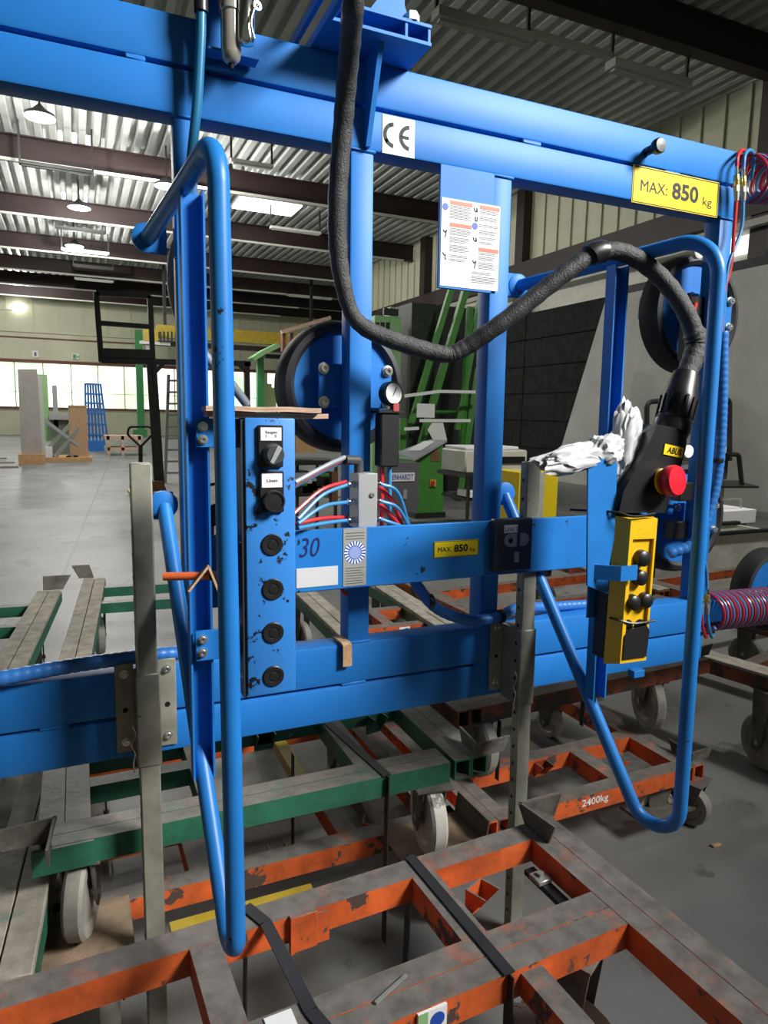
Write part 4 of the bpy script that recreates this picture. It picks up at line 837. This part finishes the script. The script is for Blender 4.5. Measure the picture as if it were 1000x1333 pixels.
for (x_, y_) in ((.06, .1), (.58, .1), (.06, 1.25), (.58, 1.25)): B3.caster(x_, y_, .11, 0, 10)
bb = MB(); bb.box((.37, .4485, .352), (.43, .4495, .392)); st_ = B3.add('inspection_sticker', bb, WHITE)
bb = MB(); bb.lathe((.41, .4484, .372), (0, -1, 0), [(.013, 0), (.013, .0005), (0, .0005)], 16); B3.add('sticker_emblem', bb, INKB, st_)
B4 = Trolley('stillage_trolley', 'orange trolley on tall white casters behind the second blue post', (2.04, 3.2), 3, .42, ORANGE)
B4.rail(.0, 1.3, 0, .06); B4.rail(0, 1.3, .45, .51); B4.double(-.1, 0, -.1, 1.1); B4.double(1.3, 1.4, -.1, 1.1); B4.planks(1.3, 1.4, -.1, 1.1, .42, 2, .012)
for (x_, y_) in ((.0, .3), (1.3, 0), (0, 1.0), (1.3, 1.0)): B4.caster(x_, y_, .115, 0, 15, WHEELW)

# ================================================================== roof fittings
def slab(px0, py0, px1, py1, y, dep, bb=None, bev=0.0):          # upright block whose front fills a pixel rectangle at distance y
    a = atY(px0, (py0 + py1) / 2, y); c = atY(px1, (py0 + py1) / 2, y); t = atY((px0 + px1) / 2, py0, y); d = atY((px0 + px1) / 2, py1, y)
    bb = bb or MB(); bb.box((a.x, y, max(d.z, 0.002)), (c.x, y + dep, t.z), bev); return bb
def one(name, label, cat, mb, m, group=None):
    o = mb.build(name, m); me = o.data
    xs = [v.co for v in me.vertices]; c = Vector((sum(v.x for v in xs) / len(xs), sum(v.y for v in xs) / len(xs), min(v.z for v in xs)))
    me.transform(Matrix.Translation(-c)); o.location = c
    return tag(o, label, cat, group)
def disc_lamp(px, py, zl, lab, r=.28):
    c = atZ(px, py, zl)
    t = thing('pendant_lamp', lab, 'lamp', c, 'round lamps under the roof')
    bb = MB(); bb.lathe(c, (0, 0, 1), [(r, 0), (r * .96, .05), (r * .5, .12), (r * .2, .2), (.02, .24)], 24); bb.build('lamp_shade', DGREY, t)
    bb = MB(); bb.lathe(c, (0, 0, -1), [(r * .94, -.01), (r * .94, .012), (0, .012)], 24); bb.build('diffuser', LAMPW, t)
    ld = bpy.data.lights.new('lamp_light', 'POINT'); ld.energy = 560; ld.color = (1, .98, .93); ld.shadow_soft_size = .15; l = bpy.data.objects.new('lamp_light', ld); COL.objects.link(l); l.parent = t; l.location = (0, 0, -.25)
    bb = MB(); bb.cyl(c + Vector((0, 0, .24)), (c.x, c.y, ROOF + .15), .02, .02, 6); bb.build('rod', STEELK, t)
disc_lamp(52, 153, 6.9, 'lit round lamp below the first roof girder over the open floor'); disc_lamp(217, 243, 6.7, 'lit round lamp hanging beside the blue post'); disc_lamp(103, 271, 6.9, 'lit round lamp below the second roof girder', .3); disc_lamp(97, 321, 6.9, 'small lit round lamp below the third roof girder', .3)
c = Vector((4.2, 2.4, 6.9)); t = thing('pendant_lamp', 'added round lamp out of view that brightens the machines and trough', 'lamp', c, 'round lamps under the roof')  # extra lamp above the view, added to brighten the machines and trough
bb = MB(); bb.lathe(c, (0, 0, 1), [(.28, 0), (.27, .05), (.14, .12), (.05, .2), (.02, .24)], 24); bb.build('lamp_shade', DGREY, t)
bb = MB(); bb.lathe(c, (0, 0, -1), [(.26, -.01), (.26, .012), (0, .012)], 24); bb.build('diffuser', LAMPW, t)
bb = MB(); bb.cyl(c + Vector((0, 0, .24)), (c.x, c.y, ROOF + .15), .02, .02, 6); bb.build('rod', STEELK, t)
l = area('lamp_light', c, (6.5, 7.0, 0), .5, .5, 240, (1, .98, .93)); l.data.spread = R(110); l.parent = t; l.location = (0, 0, -.05)
def tray(x0, x1, y, z, lab, m=TRAYW, h=.07, w_=.18):
    t = thing('light_tray', lab, 'ceiling light', ((x0 + x1) / 2, y, z), 'long lamp trays under the roof')
    bb = MB(); bb.box((x0, y - w_ / 2, z), (x1, y + w_ / 2, z + h)); bb.build('tray_body', m, t)
    bb = MB(); bb.box((x0 + .05, y - w_ * .2, z - .03), (x1 - .05, y + w_ * .2, z)); bb.build('tube', m, t)
    bb = MB(); bb.box((x0, y - .02, z + h), (x0 + .04, y + .02, ROOF + .05)); bb.build('hanger', STEELK, t); bb = MB(); bb.box((x1 - .04, y - .02, z + h), (x1, y + .02, ROOF + .05)); bb.build('hanger', STEELK, t)
def tray_px(xa, xb, py, z, lab, m=TRAYW):
    a = atZ((xa + xb) / 2, py, z); l = atY(xa, py, a.y).x; r = atY(xb, py, a.y).x; tray(l, r, a.y, z, lab, m)
tray_px(25, 122, 221, 6.7, 'dark lamp tray in the bay between first and second girders', STEELK)
tray_px(72, 138, 301, 6.8, 'dark lamp tray in the bay between second and third girders', STEELK)
tray_px(80, 142, 329, 6.9, 'pale lamp tray hung under the fourth girder by the open floor')
tray_px(352, 417, 302, 6.9, 'pale lamp tray hung beyond the bright rooflight')
tray_px(300, 355, 216, 6.9, 'pale lamp tray hung next to the blue handle bend')
tray_px(95, 148, 349, 6.95, 'grey lamp tray in the bay before the last girders', STEELK)
tray_px(97, 148, 366, 6.95, 'thin pale lamp tray close to the end wall')
tray_px(375, 432, 388, 6.95, 'pale lamp tray above the yellow crane girder')
c0 = atZ(690, 58, 6.6); c1 = atZ(565, 26, 6.6); tray(c1.x, c0.x, (c0.y + c1.y) / 2, 6.6, 'unlit lamp tray beside the suspension head of the lifting frame', TUBEOFF, .12, .22)
d0 = atZ(918, 105, 6.6); d1 = atZ(806, 82, 6.6); tray(d1.x, d0.x, (c0.y + c1.y) / 2, 6.6, 'unlit lamp tray near the side wall top', TUBEOFF, .12, .22)
t = one('cable_conduit', 'long grey conduit linking the unlit lamp trays', 'conduit', MB().box((c0.x, (c0.y + c1.y) / 2 - .05, 6.72), (d1.x, (c0.y + c1.y) / 2 + .05, 6.8)), TUBEOFF)
# rooflights: opal sheets let into the deck
k = 0
for (a, b_) in (((303, 236), (394, 252)), ((300, 262), (384, 276))):
    p = atZ(a[0], a[1], ROOF - .02); q = atZ(b_[0], b_[1], ROOF - .02); k += 1
    bb = MB(); y0, y1 = sorted((p.y, q.y)); y0 -= .5; y1 += .5
    xl = atZ(303, (a[1] + b_[1]) / 2, ROOF).x; xr = atZ(392, (a[1] + b_[1]) / 2, ROOF).x
    bb.box((xl, y0, ROOF - .04), (xr, y1, ROOF - .01)); o = struct('window_%d' % (60 + k), bb, SKYR, 'bright opal rooflight sheet')
# ================================================================== far end of the hall
YW = BACK
t = thing('wall_lamp', 'bright white lamp unit fixed high on the olive end wall', 'lamp', atY(23, 400, YW - .3)); slab(16, 396, 31, 403, YW - .3, .25).build('lamp_body', LAMPW, t); ld = bpy.data.lights.new('lamp_light', 'POINT'); ld.energy = 700; ld.color = (1, .98, .93); ld.shadow_soft_size = .2; l = bpy.data.objects.new('lamp_light', ld); COL.objects.link(l); l.parent = t; l.location = (.4, -6.0, 0); slab(-5, 402.5, 16, 404, YW - .2, .1).build('bracket_arm', TRAYW, t)
t = thing('exit_sign', 'small green and white emergency exit sign on the end wall', 'sign', atY(98, 465, YW - .1)); slab(94, 461, 103, 468, YW - .1, .06).build('sign_plate', WHITE, t); slab(95, 462, 99, 467, YW - .12, .02).build('running_figure', LGREEN, t); slab(100, 464, 102, 466, YW - .12, .02).build('arrow', LGREEN, t)
t = thing('notice_board', 'small white notice board on the end wall', 'sign', atY(46, 462, YW - .1)); slab(42, 457, 50, 466, YW - .1, .06).build('board', WHITE, t); slab(44.5, 459, 47.5, 464, YW - .12, .02).build('printed_sheet', INKG, t)
bb = MB()
t = thing('steel_column', 'slender green steel column standing before the end wall', 'column', atY(186, 566, 41.0)); yc = 41.0; slab(178, 430, 187, 580, yc, .35).build('shaft', LGREEN, t); slab(174, 560, 192, 580, yc - .1, .55).build('foot_plate', LGREEN, t)
t = thing('overhead_crane', 'yellow overhead crane girder with hoist under the far roof', 'crane', atY(300, 440, 30)); slab(205, 430, 420, 446, 30, .5).build('girder', YPAINT, t); slab(205, 450, 420, 456, 30.3, .3).build('lower_rail', BROWN, t)

for px in (215, 300, 405): c = atY(px, 430, 30.25); bb = MB(); bb.box((c.x - .06, 30.2, c.z), (c.x + .06, 30.3, ROOF + .1)); bb.build('hanger', STEELK, t)
slab(188, 428, 206, 444, 29.6, .5).build('hoist_trolley', YPAINT, t); slab(190, 446, 198, 460, 29.6, .3).build('hoist_motor', MGREY, t); slab(182, 445, 222, 449, 29.5, .2).build('hoist_rail', TRAYW, t)
for x_ in range(208, 240, 5): slab(x_, 432, x_ + 2, 446, 29.4, .1).build('festoon_loop', STEELK, t)
# tall board on a wooden foot
y = atZ(40, 605).y; t = thing('crate_board', 'tall pale grey board standing upright on a wooden foot on the open floor', 'board', atZ(40, 605)); bb = MB(); p = [atY(*q, y) for q in ((23, 481), (48, 481), (56, 597), (28, 597))]; bb.prism(p, (0, .12, 0)); bb.build('board_panel', BOARDG, t); slab(24, 592, 58, 606, y - .2, .7).build('wooden_foot', WOOD, t)
bb = MB(); bb.box((atY(48, 482, y).x, y + .1, .3), (atY(54, 482, y).x, y + .16, 2.35)); bb.build('rear_edge', TRAYW, t)
y = 23.5; t = thing('glass_machine', 'green and grey machine with a slim mast between the two boards', 'machine', atY(82, 590, y)); slab(66, 545, 104, 610, y, 1.4).build('machine_bed', mat('grey_green', (.13, .17, .13), .6), t); slab(50, 488, 63, 575, y + .2, .3).build('green_panel', PGREEN, t); slab(69, 502, 75, 560, y, .3).build('mast', MGREY, t); slab(64, 540, 110, 547, y - .2, .5).build('carriage', MGREY, t)
y = 21.4; t = thing('flat_wagon', 'low wooden flat wagon with diagonal props on black casters', 'wagon', atY(80, 607, 21.4))
slab(44, 596, 120, 603, y, 1.3).build('deck', WOOD, t)
for q0, q1, m in (((48, 540), (118, 592), MGREY), ((50, 597), (104, 540), GALV), ((70, 598), (112, 545), GALV)):
    bb = MB(); bb.bar(atY(*q0, y + .1), atY(*q1, y + .3), .11, .09); bb.build('prop', m, t)
for px in (62, 70, 90, 99): c = atY(px, 605, y); bb = MB(); bb.lathe((c.x, y + .1, .09), (0, 1, 0), [(.09, 0), (.09, .1)], 14); bb.build('wheel', INK, t)
slab(57, 582, 68, 596, y, .4).build('carton', WHITE, t)
y = 21.6; t = thing('fibreboard_panel', 'orange-brown fibreboard panel standing on the flat wagon', 'board', atY(102, 600, y)); slab(90, 528.5, 114, 595.5, y, .12).build('panel', CARD, t); slab(89.5, 528, 114.5, 530, y - .02, .16).build('edge_strip', WOOD, t)
y = 27; t = thing('glass_rack', 'bright blue A-shaped glass rack with many slats beyond the fibreboard', 'rack', atY(128, 588, y))
for k in range(7):
    xa = 111 + k * 3.3; xb = 112 + k * 4.8; bb = MB(); bb.bar(atY(xa, 500, y), atY(xb, 580, y), .07, .07); bb.build('slat', BRBL, t)
for py in (500, 513, 525, 538, 552, 566): bb = MB(); bb.bar(atY(110 + (py - 500) * .01, py, y - .05), atY(131 + (py - 500) * .13, py + 1, y - .05), .06, .06); bb.build('crossbar', BRBL, t)
slab(110, 574, 136, 600, y - .3, 1.2).build('rack_base', BRBL, t)
y = 24; t = thing('pallet_wagon', 'low pinkish wooden wagon behind the pallet truck handle', 'wagon', atY(155, 594, y)); slab(136, 568, 186, 573, y, 1.2).build('deck', CARDP, t); slab(140, 583, 180, 587, y, 1.0).build('lower_deck', CARDP, t)
for px in (139, 158, 180): slab(px, 568, px + 4, 594, y, .2).build('leg', CARDP, t)
y = 11.5; t = thing('pallet_truck', 'pallet truck with a black loop handle behind the grey leg', 'pallet truck', atZ(184, 700)); bb = MB(); bb.tube(fillet([atY(*q, y) for q in ((183, 582), (166, 566), (168, 556), (197, 556), (199, 566), (183, 582))], .06, 5), .018, 8); bb.build('loop_handle', STEELK, t)
bb = MB(); bb.bar(atY(183, 580, y), atY(183, 700, y), .06, .06); bb.build('tiller', STEELK, t); slab(172, 655, 196, 700, y, .4).build('pump_unit', YPAINT, t)
bb = MB(); p = atY(184, 690, y); bb.box((p.x - .1, y + .3, .05), (p.x + .1, y + 1.5, .1)); bb.build('fork', YPAINT, t)
# black gate on twin posts
y = atZ(207, 640).y; t = thing('loading_gantry', 'black steel gantry with a guard frame on twin posts above the floor', 'gantry', atZ(207, 640))
def br(q0, q1, s=.09, nm='bar', m=STEELK, yy=None): bb = MB(); bb.bar(atY(*q0, yy or y), atY(*q1, yy or y), s, s); return bb.build(nm, m, t)
br((125, 381), (132, 472), .09, 'guard_post'); br((195, 386), (199, 470), .09, 'guard_post'); br((125, 382), (196, 386), .09, 'guard_rail'); br((129, 421), (197, 426), .08, 'guard_rail'); br((132, 460), (199, 462), .16, 'toe_board'); br((132, 470), (326, 474), .10, 'platform_beam')
br((194, 470), (204, 636), .09, 'post'); br((200, 470), (211, 636), .09, 'post'); br((321, 472), (322, 530), .1, 'rear_post'); br((203, 484), (214, 472), .07, 'brace'); br((310, 474), (321, 486), .07, 'brace')
bb = MB(); p0 = atY(200, 626, y); p1 = atY(224, 655, y); bb.prism([atY(*q, y - .2) for q in ((199, 627), (212, 627), (224, 655), (199, 655))], (0, .5, 0)); bb.build('brown_foot', BROWNB, t)
y = atZ(225, 629).y; t = thing('step_ladder', 'aluminium ladder leaning beside the blue post on the open floor', 'ladder', atZ(225, 629)); 
for x0, x1 in ((219.5, 215), (236, 238)): bb = MB(); bb.bar(atY(x0, 488, y), atY(x1, 629, y), .06, .06); bb.build('stile', MGREY, t)
for k in range(9): py = 496 + k * 15; bb = MB(); bb.bar(atY(219 - k * .45, py, y), atY(236, py, y), .05, .04); bb.build('rung', MGREY, t)
y = 14; t = thing('timber_scrap', 'heap of pale timber offcuts lying on the open floor', 'timber', atZ(5, 610))
for k in range(5): c = atZ(-22 + k * 4, 598 + k * 3); bb = MB(); bb.box((c.x - .5, c.y, .002 + .05 * (k % 2)), (c.x + .5, c.y + .25, .05 + .05 * (k % 2))); bb.build('offcut', BOARDG, t)
# portal with yellow panel past the suction pad
y = 19; t = thing('green_portal', 'pale green machine portal with a yellow upright behind the suction pad', 'machine', atY(350, 600, y))
slab(336, 460, 344, 640, y, .2).build('green_post', LGREEN, t)
bb = MB(); bb.prism([atY(*q, y - .3) for q in ((328, 466), (345, 455), (362, 447), (366, 452), (345, 462), (332, 470))], (0, .6, 0)); bb.build('green_canopy', PGREEN, t)
bb = MB(); bb.prism([atY(*q, y) for q in ((372, 461), (379, 461), (368, 600), (358, 600))], (0, .2, 0)); bb.build('yellow_upright', SIGNY, t)
slab(347, 462, 376, 467, y - .1, .3).build('black_crossbar', STEELK, t); slab(368, 434, 372, 458, y, .2).build('brown_stub', SILL, t); slab(378, 434, 382, 458, y, .2).build('brown_stub', SILL, t)
bb = MB(); bb.bar(atY(366, 433, y), atY(430, 414, y), .12, .1); bb.build('pipe', CARDP, t)
for (px0, px1, py) in ((341, 348, 486), (348, 354, 500), (354, 360, 505)): slab(px0, py, px1, 600, y + .3, .05).build('glass_sheet', mat('greenish_glass', (.55, .72, .5), .2), t)
# ================================================================== machines in the middle
y = 8.9; t = thing('control_console', 'green floor console with a sloping grey top among the machines', 'console', atY(555, 676, y))
bb = MB(); p = [atY(*q, y) for q in ((541, 676), (541, 600), (577, 577), (577, 676))]; bb.prism(p, (0, .6, 0)); bb.build('cabinet', MGREEN, t)
bb = MB(); bb.prism([atY(516, 592, y - .15), atY(541, 600, y - .15), atY(582, 576, y), atY(560, 575, y + .5)], (0, 0, .03)); bb.build('sloping_top', MGREY, t); slab(560, 625, 568, 634, y - .03, .03).build('main_switch', YPAINT, t); slab(562, 627, 566, 632, y - .06, .03).build('switch_knob', REDB, t); slab(561, 587, 573, 601, y - .01, .01).build('rusty_badge', BROWNB, t)
slab(540, 668, 580, 680, y - .02, .6).build('plinth', STEELK, t)
bb = MB(); bb.prism([atY(530, 590, y - .1) + Vector((0, 0, .035)), atY(548, 590, y - .1) + Vector((0, 0, .035)), atY(566, 578, y) + Vector((0, 0, .035)), atY(552, 578, y) + Vector((0, 0, .035))], (0, 0, .004)); bb.build('paper_sheet', WHITE, t)
y = 8.6; t = thing('grey_cabinet', 'slate grey machine cabinet with a white name strip beside the green console', 'cabinet', atY(525, 668, y)); slab(500, 603, 545, 668, y, .25).build('cabinet_body', MGREY if False else mat('slate_grey', (.12, .12, .125), .5), t)
o = slab(507, 616, 540, 627, y - .02, .02).build('name_strip', WHITE, t); a = atY(523.5, 621.5, y - .03); w_ = (atY(538, 621, y).x - atY(508, 621, y).x); lettering('LENHARDT', a.x, y - .025, a.z, w_, .075, INKB, t, bold=.01); slab(525, 638, 530, 650, y - .02, .02).build('badge', MGREY, t)
y = 10.5; t = thing('sealing_machine', 'tall dark green sealing machine with slanted green posts and white rails', 'machine', atY(590, 660, y))
for (q0, q1, s) in (((588, 375), (535, 552), .11), ((607, 375), (545, 590), .13), ((628, 378), (595, 560), .12), ((622, 480), (598, 650), .13), ((612, 400), (600, 600), .1)): bb = MB(); bb.bar(atY(*q0, y), atY(*q1, y + .1), s, s * .8); bb.build('slanted_post', MGREEN, t)
slab(533, 395, 564, 680, y + .8, .8).build('chain_tower', mat('dark_green_black', (.012, .022, .012), .6, var=.6, vscale=12), t)
slab(545, 400, 640, 690, y + 1.6, .3).build('rear_screen', mat('dark_screen', (.02, .021, .02), .6), t)
slab(521, 545, 529, 600, y - .2, .3).build('green_post', MGREEN, t); slab(556, 535, 620, 540, y + .2, .2).build('green_rail', MGREEN, t)
for (q0, q1) in (((527, 516), (572, 510)), ((572, 510), (624, 511)), ((547, 548), (612, 548)), ((527, 559), (545, 558))): bb = MB(); bb.bar(atY(*q0, y - .4), atY(*q1, y - .4), .04, .05); bb.build('white_rail', WHITE, t)
slab(543, 526, 566, 544, y - .45, .01).build('notice', WHITE, t)
bb = MB(); bb.prism([atY(*q, y - .5) for q in ((563, 551), (577, 551), (582, 573), (566, 577), (557, 560))], (0, .01, 0)); bb.build('paper_sheet', WHITE, t)
y = 11.3; t = thing('pale_green_cabinet', 'pale green steel cabinet with slots left of the dark sealing machine'.replace('left of', 'next to'), 'cabinet', atY(512, 520, y)); slab(486, 412, 520, 680, y, .5).build('cabinet_body', PGREEN, t)
for k in range(3): slab(489 + k * 7, 420, 494 + k * 7, 433, y - .02, .02).build('slot', STEELK, t)
slab(500, 402, 519, 411, y - .05, .05).build('top_slot', STEELK, t)
bb = MB(); slab(508, 400, 513, 430, y - .03, .3).build('corner_post', PGREEN, t)
# table with printer, boxes
y = 7; t = thing('work_table', 'small dark metal table carrying the cream printer', 'table', atY(648, 690, y)); slab(606, 617, 692, 622, y, .7).build('table_top', STEELK, t); slab(606, 648, 692, 651, y + .05, .6).build('shelf', STEELK, t)
for px in (608, 690):
    for dy in (0, .62): slab(px, 622, px + 2.5, 730, y + dy, .04).build('leg', STEELK, t)
t = thing('printer', 'cream printer with a black feed tray on the small metal table', 'printer', atY(648, 616, y)); zt = atY(648, 617, y).z
a = atY(609, 600, y); c = atY(690, 600, y); bb = MB(); bb.box((a.x, y + .05, zt), (c.x, y + .65, zt + .28), .02); bb.build('printer_body', CREAM, t); bb = MB(); bb.box((a.x + .02, y + .1, zt + .28), (c.x - .1, y + .6, zt + .32), .01); bb.build('lid', WHITE, t); bb = MB(); bb.box((a.x + .45, y + .03, zt + .12), (c.x - .05, y + .05, zt + .2)); bb.build('feed_slot', INK, t)
t = thing('paper_stack', 'pile of white paper on the table shelf below the printer', 'paper', atY(640, 650, y)); slab(612, 640, 626, 648, y, .3).build('loose_sheet', WHITE, t); slab(655, 632, 678, 642, y, .3).build('folded_sheet', WHITE, t)

y = 5.6; t = thing('yellow_crate', 'yellow and white crate standing behind the grey leg with pin holes', 'crate', atY(702, 690, y)); slab(672, 616, 690, 800, y, .5).build('yellow_side', YPAINT if False else SIGNY, t); slab(690, 616, 705, 800, y - .02, .5).build('white_corner', CREAM, t); slab(705, 616, 722, 800, y, .5).build('yellow_side', SIGNY, t)
y = 8.2; t = thing('steel_trolley_bench', 'cluttered bench with brown boards behind the switch box hoses', 'bench', atY(410, 700, y)); slab(385, 563, 412, 590, y, .4).build('wooden_seat', WOOD, t); slab(384, 600, 440, 606, y, .6).build('bench_top', STEELK, t); slab(432, 615, 440, 655, y - .1, .1).build('brown_board', BROWNB, t)
for px in (386, 412, 436): slab(px, 606, px + 3, 730, y + .2, .05).build('leg', STEELK, t)
bb = MB()
for k in range(8): c = atY(392 + k * 6, 622 + (k * 37) % 20, y + .1); bb = MB(); bb.box(c - Vector((.12, 0, .08)), c + Vector((.12, .3, .08)), .02); bb.build('loose_part', (MGREY, STEELK, MGREEN, TRAYW)[k % 4], t)
# ================================================================== black panel wall and grey boards along the side wall
xw = WX - .45
def wallpoly(name, q, x, m, parent, th=.03):
    bb = MB(); bb.prism([atX(*p, x) for p in q], (th, 0, 0)); return bb.build(name, m, parent)
t = thing('panel_wall', 'black panelled partition along the side wall behind the machines', 'partition', atX(720, 600, xw))
p0 = atX(640, 420, xw + .1); p1 = atX(792, 386, xw); zt = 4.25
ya, yb = p1.y, atX(655, 420, xw).y + 2; bb = MB(); bb.box((xw + .06, ya, 0), (xw + .1, yb, zt)); bb.build('backing_sheet', INK, t)
ny, nz = 2, 6
for i in range(ny):
    for j in range(nz):
        bb = MB(); y0 = ya + (yb - ya) * i / ny; y1 = ya + (yb - ya) * (i + 1) / ny; z0 = zt * j / nz; z1 = zt * (j + 1) / nz
        bb.box((xw, y0 + .012, z0 + .012), (xw + .05, y1 - .012, z1 - .012), .008); bb.build('panel', BLKP, t)
t = thing('grey_board', 'large pale grey board leaning against the side wall beyond the suction pads', 'board', atX(850, 600, xw - .1)); g1 = atX(790, 386, xw - .1); g2 = atX(1030, 340, xw - .1)
bb = MB(); bb.prism([(xw - .1, g1.y, g1.z), (xw - .1, 5.5, g1.z - .05), (xw - .5, 5.5, 0), (xw - .5, g1.y + 1.1, 0)], (.05, 0, 0)); bb.build('board_panel', GREYW, t)
bb = MB(); bb.box((xw - .12, 5.5, g1.z - .03), (xw - .04, g1.y, g1.z + .12)); bb.build('dark_top_edge', INK, t)
t = thing('blue_poster', 'small torn blue poster with white script on the grey board', 'poster', atX(837, 400, xw - .14)); q = [atX(*p, xw - .16) for p in ((833, 388), (862, 383), (862, 412), (830, 416))]; bb = MB(); bb.prism(q, (.004, 0, 0)); bb.build('paper', mat('poster_blue', (.02, .1, .3), .6), t); bb = MB(); bb.prism([atX(*p, xw - .166) for p in ((836, 392), (850, 390), (848, 397), (835, 399))], (.003, 0, 0)); bb.build('white_script', WHITE, t)
# press stand, ledge and trough at the right
y = 5.0; t = thing('press_stand', 'black tubular machine stand with a hood and a flat tray by the grey board', 'machine', atY(900, 700, y))
bb = MB(); bb.tube(fillet([atY(*q, y) for q in ((842, 640), (842, 524), (890, 520), (950, 520), (950, 600))], .06, 5), .025, 8); bb.build('tube_frame', STEELK, t)
slab(917, 585, 948, 625, y + .05, .3).build('motor_box', DGREY, t); bb = MB(); bb.tube(fillet([atY(*q, y) for q in ((946, 592), (962, 592), (966, 632))], .05, 5), .024, 8); bb.build('side_bracket', STEELK, t)
bb = MB(); bb.prism([atY(885, 636, y - .3), atY(988, 636, y - .1), atY(960, 628, y + .4), atY(885, 628, y + .4)], (0, 0, .02)); bb.build('tray', STEELK, t); slab(934, 582, 946, 590, y, .04).build('white_label', WHITE, t); slab(935, 600, 942, 612, y, .04).build('yellow_label', SIGNY, t)
slab(928, 636, 942, 668, y + .1, .2).build('stem', CREAM, t)
y = 4.2; t = thing('white_ledge', 'white sheet covered ledge below the flat black tray', 'table', atY(945, 690, y)); a = atY(905, 668, y); c = atY(985, 668, y); bb = MB(); bb.box((a.x, y, a.z - .12), (c.x, y + .5, a.z), .005); bb.build('sheet', WHITE, t); bb = MB(); bb.lathe((a.x + .25, y + .2, a.z), (0, 0, 1), [(.1, 0), (.11, .03), (0, .03)], 20); bb.build('round_lid', GALV, t); bb = MB(); bb.tube(fillet([(c.x - .35, y + .1, a.z), (c.x - .35, y + .1, a.z + .09), (c.x - .08, y + .1, a.z + .09), (c.x - .08, y + .1, a.z)], .02, 4), .008, 8); bb.build('wire_handle', GALV, t)
bb = MB(); bb.box((a.x + .05, y + .05, 0), (a.x + .12, y + .45, a.z - .12)); bb.build('leg', GALV, t)
bb = MB(); bb.box((c.x - .12, y + .05, 0), (c.x - .05, y + .45, a.z - .12)); bb.build('leg', GALV, t)
y = 3.75; t = thing('plaster_trough', 'stained pale trough with black rim below the white ledge', 'trough', atY(945, 800, y)); a = atY(903, 700, y); c = atY(1010, 700, y); zt = a.z
bb = MB(); bb.box((a.x, y, 0), (c.x, y + .03, zt)); bb.box((a.x, y + .03, 0), (a.x + .03, y + .42, zt)); bb.box((c.x - .03, y + .03, 0), (c.x, y + .42, zt)); bb.box((a.x, y + .35, 0), (c.x, y + .38, zt)); bb.box((a.x, y, 0), (c.x, y + .38, .03)); bb.build('trough_body', CONCB, t)
bb = MB(); bb.box((a.x - .02, y - .02, zt), (c.x + .02, y + .02, zt + .03), .01); bb.box((a.x - .02, y + .34, zt), (c.x + .02, y + .4, zt + .03), .01); bb.build('rim', INK, t)
c = atZ(932, 1102); one('wood_chip', 'small tan wood chip lying on the dark floor', 'wood chip', MB().box((c.x - .02, c.y - .008, .001), (c.x + .02, c.y + .008, .009), .002, Matrix.Identity(4)), CARD)
